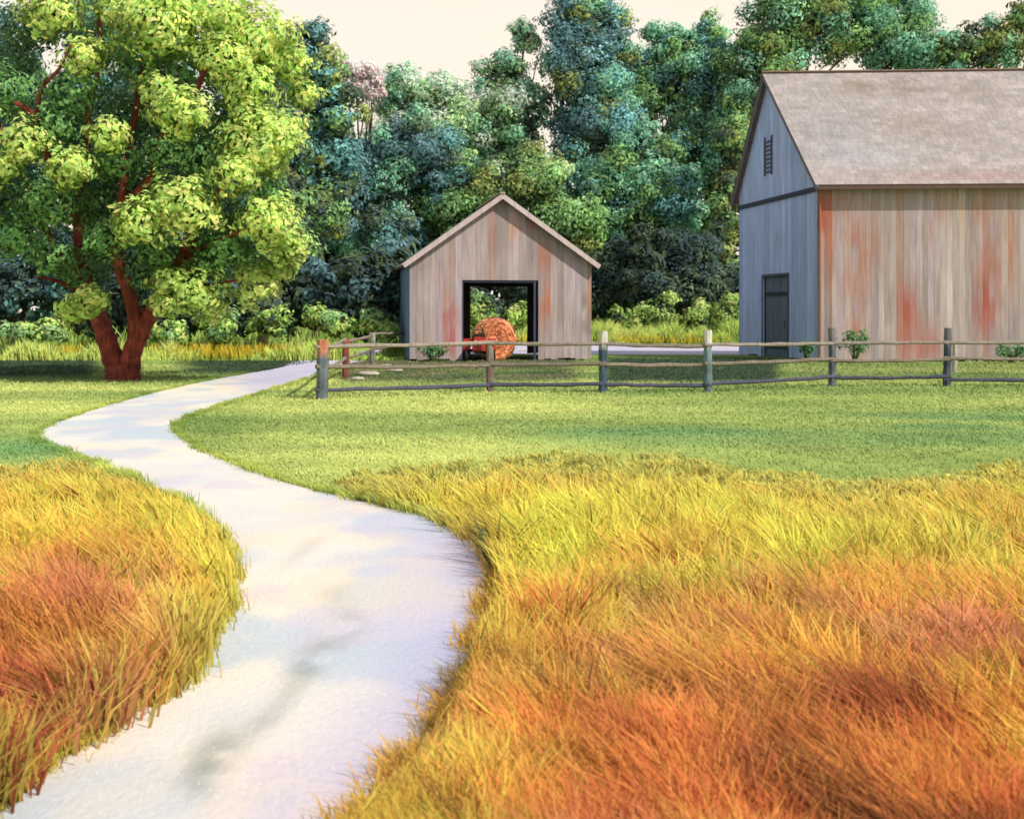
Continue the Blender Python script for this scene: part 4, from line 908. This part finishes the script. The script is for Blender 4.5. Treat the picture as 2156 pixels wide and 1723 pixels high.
secs = [(-.95, .19, .48, .80), (-.90, .23, .44, .88), (-.4, .27, .42, .96), (.15, .29, .42, 1.02), (.22, .27, .44, 1.0)]
V = []; Fs = []
for (yo, hw, z0, z1) in secs:
    zr = z1 - z0
    V += [(tx - hw, ty + yo, z0), (tx + hw, ty + yo, z0), (tx + hw, ty + yo, z0 + zr * .72), (tx + hw * .7, ty + yo, z1), (tx - hw * .7, ty + yo, z1), (tx - hw, ty + yo, z0 + zr * .72)]
for j in range(len(secs) - 1):
    for k in range(6): k2 = (k + 1) % 6; Fs.append((j * 6 + k, j * 6 + k2, (j + 1) * 6 + k2, (j + 1) * 6 + k))
Fs += [(5, 4, 3, 2, 1, 0), tuple(24 + k for k in range(6))]
mb.add(V, Fs, RED); keep(mb.build('bonnet', M_PAINT, trac), trac)
mb = MB()
for k in range(5): mb.box((tx, ty - .958, .52 + k * .06), (.26, .02, .025), BLK)
keep(mb.build('grille', M_PAINT, trac), trac)
for sx in (-1, 1):
    mb = MB(); mb.tube([(tx + sx * .12, ty - .95, .82), (tx + sx * .12, ty - .985, .82)], [.055, .06], lin((236, 226, 200)), n=12); keep(mb.build('headlight', M_PAINT, trac), trac)
    mb = MB(); q = [(tx + sx * .54, ty + .75 + .50 * math.cos(a), .42 + .50 * math.sin(a)) for a in np.linspace(.25, math.pi - .1, 9)]
    for a_, b_ in zip(q[:-1], q[1:]): beam(mb, a_, b_, .32, .03, RED)
    keep(mb.build('fender', M_PAINT, trac), trac)
mb = MB(); mb.box((tx, ty - .1, .36), (.30, 1.5, .16), BLK); mb.box((tx, ty - .55, .26), (.96, .08, .08), BLK); mb.box((tx, ty + .75, .42), (1.0, .14, .14), BLK); keep(mb.build('chassis', M_PAINT, trac), trac)
mb = MB(); mb.box((tx, ty + .62, .70), (.46, .42, .10), BLK); mb.box((tx, ty + .84, .93), (.46, .08, .40), BLK, tilt=0); keep(mb.build('seat', M_RUBBER, trac), trac)
mb = MB(); mb.tube([(tx, ty + .20, .95), (tx, ty + .34, 1.18)], [.025, .02], BLK, n=8)
mb.tube([(tx + .19 * math.cos(a), ty + .34 + .08 * math.sin(a), 1.18 + .14 * math.sin(a)) for a in np.linspace(0, 2 * math.pi, 18)], [.018] * 18, BLK, n=6); keep(mb.build('steering_wheel', M_PAINT, trac), trac)
mb = MB(); mb.tube([(tx + .16, ty - .3, .92), (tx + .16, ty - .3, 1.35), (tx + .16, ty - .33, 1.42)], [.03] * 3, BLK, n=8); keep(mb.build('exhaust_pipe', M_PAINT, trac), trac)

# ------------------------------------------------------------------ fences
def fence(name, label, posts, rails_z, cols, parent_loc):
    root = thing(name, label, 'fence', parent_loc); rr = np.random.default_rng(21)
    for i, (x_, y_, zt, wd, c1, capc) in enumerate(posts):
        mb = MB(); lean = rr.uniform(-.03, .03)
        n = 7; q = [(x_ + lean * k / n * zt, y_, -.2 + (zt + .2) * k / n) for k in range(n + 1)]
        base = lin(c1); cc = [base * (0.55 + .45 * rr.random()) if k < n - 1 else lin(capc) for k in range(n + 1)]
        mb.tube(q, [wd * .56 * rr.uniform(.92, 1.08) for _ in q], np.array(cc) * .9, n=8, jit=.07)
        keep(mb.build('post', M_FENCE, root, False), root)
    for i in range(len(posts) - 1):
        a, b = posts[i], posts[i + 1]
        for j, z in enumerate(rails_z):
            za, zb = z + rr.uniform(-.05, .05), z + rr.uniform(-.05, .05)
            m = 9; q = []
            for k in range(m + 1):
                t = (k / m) * 1.06 - .03
                q.append((a[0] + (b[0] - a[0]) * t, a[1] + (b[1] - a[1]) * t - .06, za + (zb - za) * t - .02 * math.sin(math.pi * t) + rr.uniform(-.012, .012)))
            c_ = lin(cols[j]) * rr.uniform(.85, 1.15)
            mb = MB(); mb.tube(q, [rr.uniform(.042, .058) for _ in q], c_ * .85, n=7, jit=.1)
            keep(mb.build('rail', M_FENCE, root), root)
    return root
def post(px, base, top, wd, c1, capc):
    s = (base - HZ) / CH; x_, y_ = (px - CX) / s, F / s
    return (x_, y_, CH - (top - HZ) / s, wd, c1, capc)
BLUP = (104, 124, 138)
fr = [post(677, 840, 715, .24, (112, 124, 134), (196, 130, 104)), post(1030, 826, 716, .17, (136, 116, 116), (140, 130, 124)), post(1268, 826, 697, .20, (84, 104, 124), (206, 204, 196)), post(1490, 826, 695, .20, (120, 144, 154), (214, 214, 206)), post(1752, 814, 690, .19, (112, 124, 134), (128, 124, 124)), post(1992, 814, 690, .18, (92, 98, 118), (108, 108, 116)), post(2235, 814, 692, .18, (110, 112, 122), (124, 120, 122)), post(2480, 814, 692, .18, (110, 112, 122), (124, 120, 122))]
fence('rail_fence', 'long weathered three rail fence running across in front of shed and barn', fr, (1.22, .74, .24), [(150, 140, 132), (138, 128, 116), (84, 86, 104)], (fr[0][0], fr[0][1], 0))
sf = [(fr[0][0] + .02, fr[0][1] + .5, 1.2, .10, (130, 116, 108), (150, 130, 120)), post(727, 797, 713, .20, (140, 84, 72), (170, 70, 58)), post(783, 768, 700, .20, (138, 134, 126), (160, 156, 148)), (S0[0] - .5, S0[1] + 4.5, 1.35, .16, (138, 134, 126), (160, 156, 148))]
fence('rail_fence', 'short rail fence running back from the corner post to the shed', sf, (1.18, .62), [(158, 146, 138), (142, 130, 118)], (sf[0][0], sf[0][1], 0))

# low plants against walls and fence
def plant(px, Y, h, w_, pal, label, seed):
    rng = np.random.default_rng(seed); x0 = (px - CX) * Y / F
    root = thing('leafy_plant', label, 'plant', (x0, Y, 0)); Qs = []; Cs = []; mb = MB()
    for i in range(16):
        a = rng.uniform(0, 2 * math.pi); L = h * rng.uniform(.6, 1.05); e = np.array([x0 + math.cos(a) * w_ * rng.uniform(.1, .6), Y + math.sin(a) * w_ * .4, L])
        b = np.array([x0 + math.cos(a) * .05, Y + math.sin(a) * .05, 0]); q = catmull([b, (b + e) / 2 + [0, 0, .1 * h], e], 4)
        mb.tube(q, np.linspace(.02, .006, len(q)), lin((90, 120, 70)), n=5)
        Q, c_, _n = leaf_cloud(e - [0, 0, .15 * h], (w_ * .25, w_ * .25, h * .3), 26, .15, np.array([lin(k) for k in pal]), rng, .3); Qs.append(Q); Cs.append(c_)
    keep(mb.build('stem', M_LAWN, root), root); keep(quads('foliage', np.concatenate(Qs), np.concatenate(Cs), M_LAWN, root), root)
GP = [(110, 158, 108), (92, 142, 100), (134, 172, 112)]
plant(1800, 50.3, 1.25, 1.2, GP, 'leafy green plant growing against the barn front wall', 1)
plant(2128, 49.8, .7, 1.1, GP, 'low green plant by the barn wall at the right edge', 2)
plant(910, 51.2, .75, .9, [(104, 150, 110), (118, 160, 100)], 'small green plant at the foot of the shed left of its doorway', 3)
plant(1697, 50.2, .9, .4, GP, 'slim weed at the near corner of the barn', 4)
# pale stake behind the fence
sp = P(2008, 0, 42); st = thing('stake', 'short pale wooden stake just behind the rail fence', 'stake', (sp[0], 42, 0)); mb = MB()
mb.tube([(sp[0], 42, -.1), (sp[0] + .02, 42, .5), (sp[0] + .03, 42, 1.0)], [.09, .085, .08], lin((214, 204, 192)) * .62, n=8, jit=.08); keep(mb.build('stake_shaft', M_FENCE, st), st)
# pale stones lying in the pen
for i, (a, b, r_) in enumerate([(775, 790, .26), (752, 800, .17), (830, 782, .22), (812, 772, .16), (905, 776, .15)]):
    g = G(a, b); mb = MB(); V = []; Fs = []; n = 10
    for j in range(6):
        f_ = -math.pi / 2 + math.pi * j / 5
        for k in range(n):
            aa = 2 * math.pi * k / n; q = r_ * (1 + random.uniform(-.14, .14)); V.append((g[0] + q * 1.5 * math.cos(f_) * math.cos(aa), g[1] + q * math.cos(f_) * math.sin(aa), .05 + q * .35 * math.sin(f_)))
    for j in range(5):
        for k in range(n): k2 = (k + 1) % n; Fs.append((j * n + k, j * n + k2, (j + 1) * n + k2, (j + 1) * n + k))
    mb.add(V, Fs, lin((216, 208, 196)) * .62)
    o = mb.build('stone', M_STONE, None, True)
    tag(o, ['largest flat pale stone in the pen near the corner post', 'pale stone nearest the corner post', 'pale stone before the shed left corner', 'small pale stone behind the others in the pen', 'small pale stone right of the rest below the shed plant'][i], 'stone', 'pale stones lying in the pen')

# ------------------------------------------------------------------ light, sky, camera
EL_, AZ = math.radians(42), math.radians(-38)      # sun to the right and a little behind the camera
sd = Vector((math.cos(EL_) * math.cos(AZ), math.cos(EL_) * math.sin(AZ), math.sin(EL_)))
ld = bpy.data.lights.new('sun', 'SUN'); ld.energy = 4.2; ld.angle = math.radians(0.6); ld.color = (1.0, 0.93, 0.80)
lo = bpy.data.objects.new('sun', ld); COL.objects.link(lo); lo.rotation_euler = (-sd).to_track_quat('-Z', 'Y').to_euler(); lo.location = (40, -30, 40)
W_ = bpy.data.worlds.new('World'); SC.world = W_; W_.use_nodes = True
nt = W_.node_tree; nd = nt.nodes; lk = nt.links; nd.clear()
out = N(nd, 'ShaderNodeOutputWorld'); bg = N(nd, 'ShaderNodeBackground'); sky = N(nd, 'ShaderNodeTexSky', sky_type='NISHITA')
sky.sun_disc = False; sky.sun_elevation = EL_; sky.sun_rotation = math.atan2(sd.x, sd.y)
tc = N(nd, 'ShaderNodeTexCoord'); sp_ = N(nd, 'ShaderNodeSeparateXYZ'); lk.new(tc.outputs['Generated'], sp_.inputs[0])
mr = N(nd, 'ShaderNodeMapRange', interpolation_type='SMOOTHSTEP'); mr.inputs[1].default_value = 0.20; mr.inputs[2].default_value = 0.55; mr.inputs[3].default_value = 0.98; mr.inputs[4].default_value = 0.35
lk.new(sp_.outputs['Z'], mr.inputs[0])
no = N(nd, 'ShaderNodeTexNoise'); no.inputs['Scale'].default_value = 3.5; no.inputs['Detail'].default_value = 4; lk.new(tc.outputs['Generated'], no.inputs['Vector'])
cr = N(nd, 'ShaderNodeValToRGB'); cr.color_ramp.elements[0].position = .3; cr.color_ramp.elements[1].position = .65
cr.color_ramp.elements[0].color = (7.4, 6.75, 6.0, 1); cr.color_ramp.elements[1].color = (7.7, 6.75, 5.55, 1)
lk.new(no.outputs['Fac'], cr.inputs[0])
mx = N(nd, 'ShaderNodeMix', data_type='RGBA'); lk.new(mr.outputs[0], mx.inputs[0]); lk.new(sky.outputs[0], mx.inputs[6]); lk.new(cr.outputs[0], mx.inputs[7])
lk.new(mx.outputs[2], bg.inputs[0]); bg.inputs[1].default_value = 0.14; lk.new(bg.outputs[0], out.inputs[0])

cd = bpy.data.cameras.new('camera'); co = bpy.data.objects.new('camera', cd); COL.objects.link(co)
co.location = (0, 0, CH); co.rotation_euler = (math.pi / 2, 0, 0)
cd.sensor_width = 36; cd.lens = 36 * F / 2155.0; cd.shift_y = -(861.5 - HZ) / 2155.0; cd.dof.use_dof = True; cd.dof.focus_distance = 15.0; cd.dof.aperture_fstop = 3.2; cd.clip_end = 5000; cd.clip_start = 0.1
SC.camera = co
SC.view_settings.view_transform = 'Standard'; SC.view_settings.look = 'None'; SC.view_settings.exposure = 0
SC.render.engine = 'CYCLES'
SC.cycles.max_bounces = 5; SC.cycles.transmission_bounces = 4
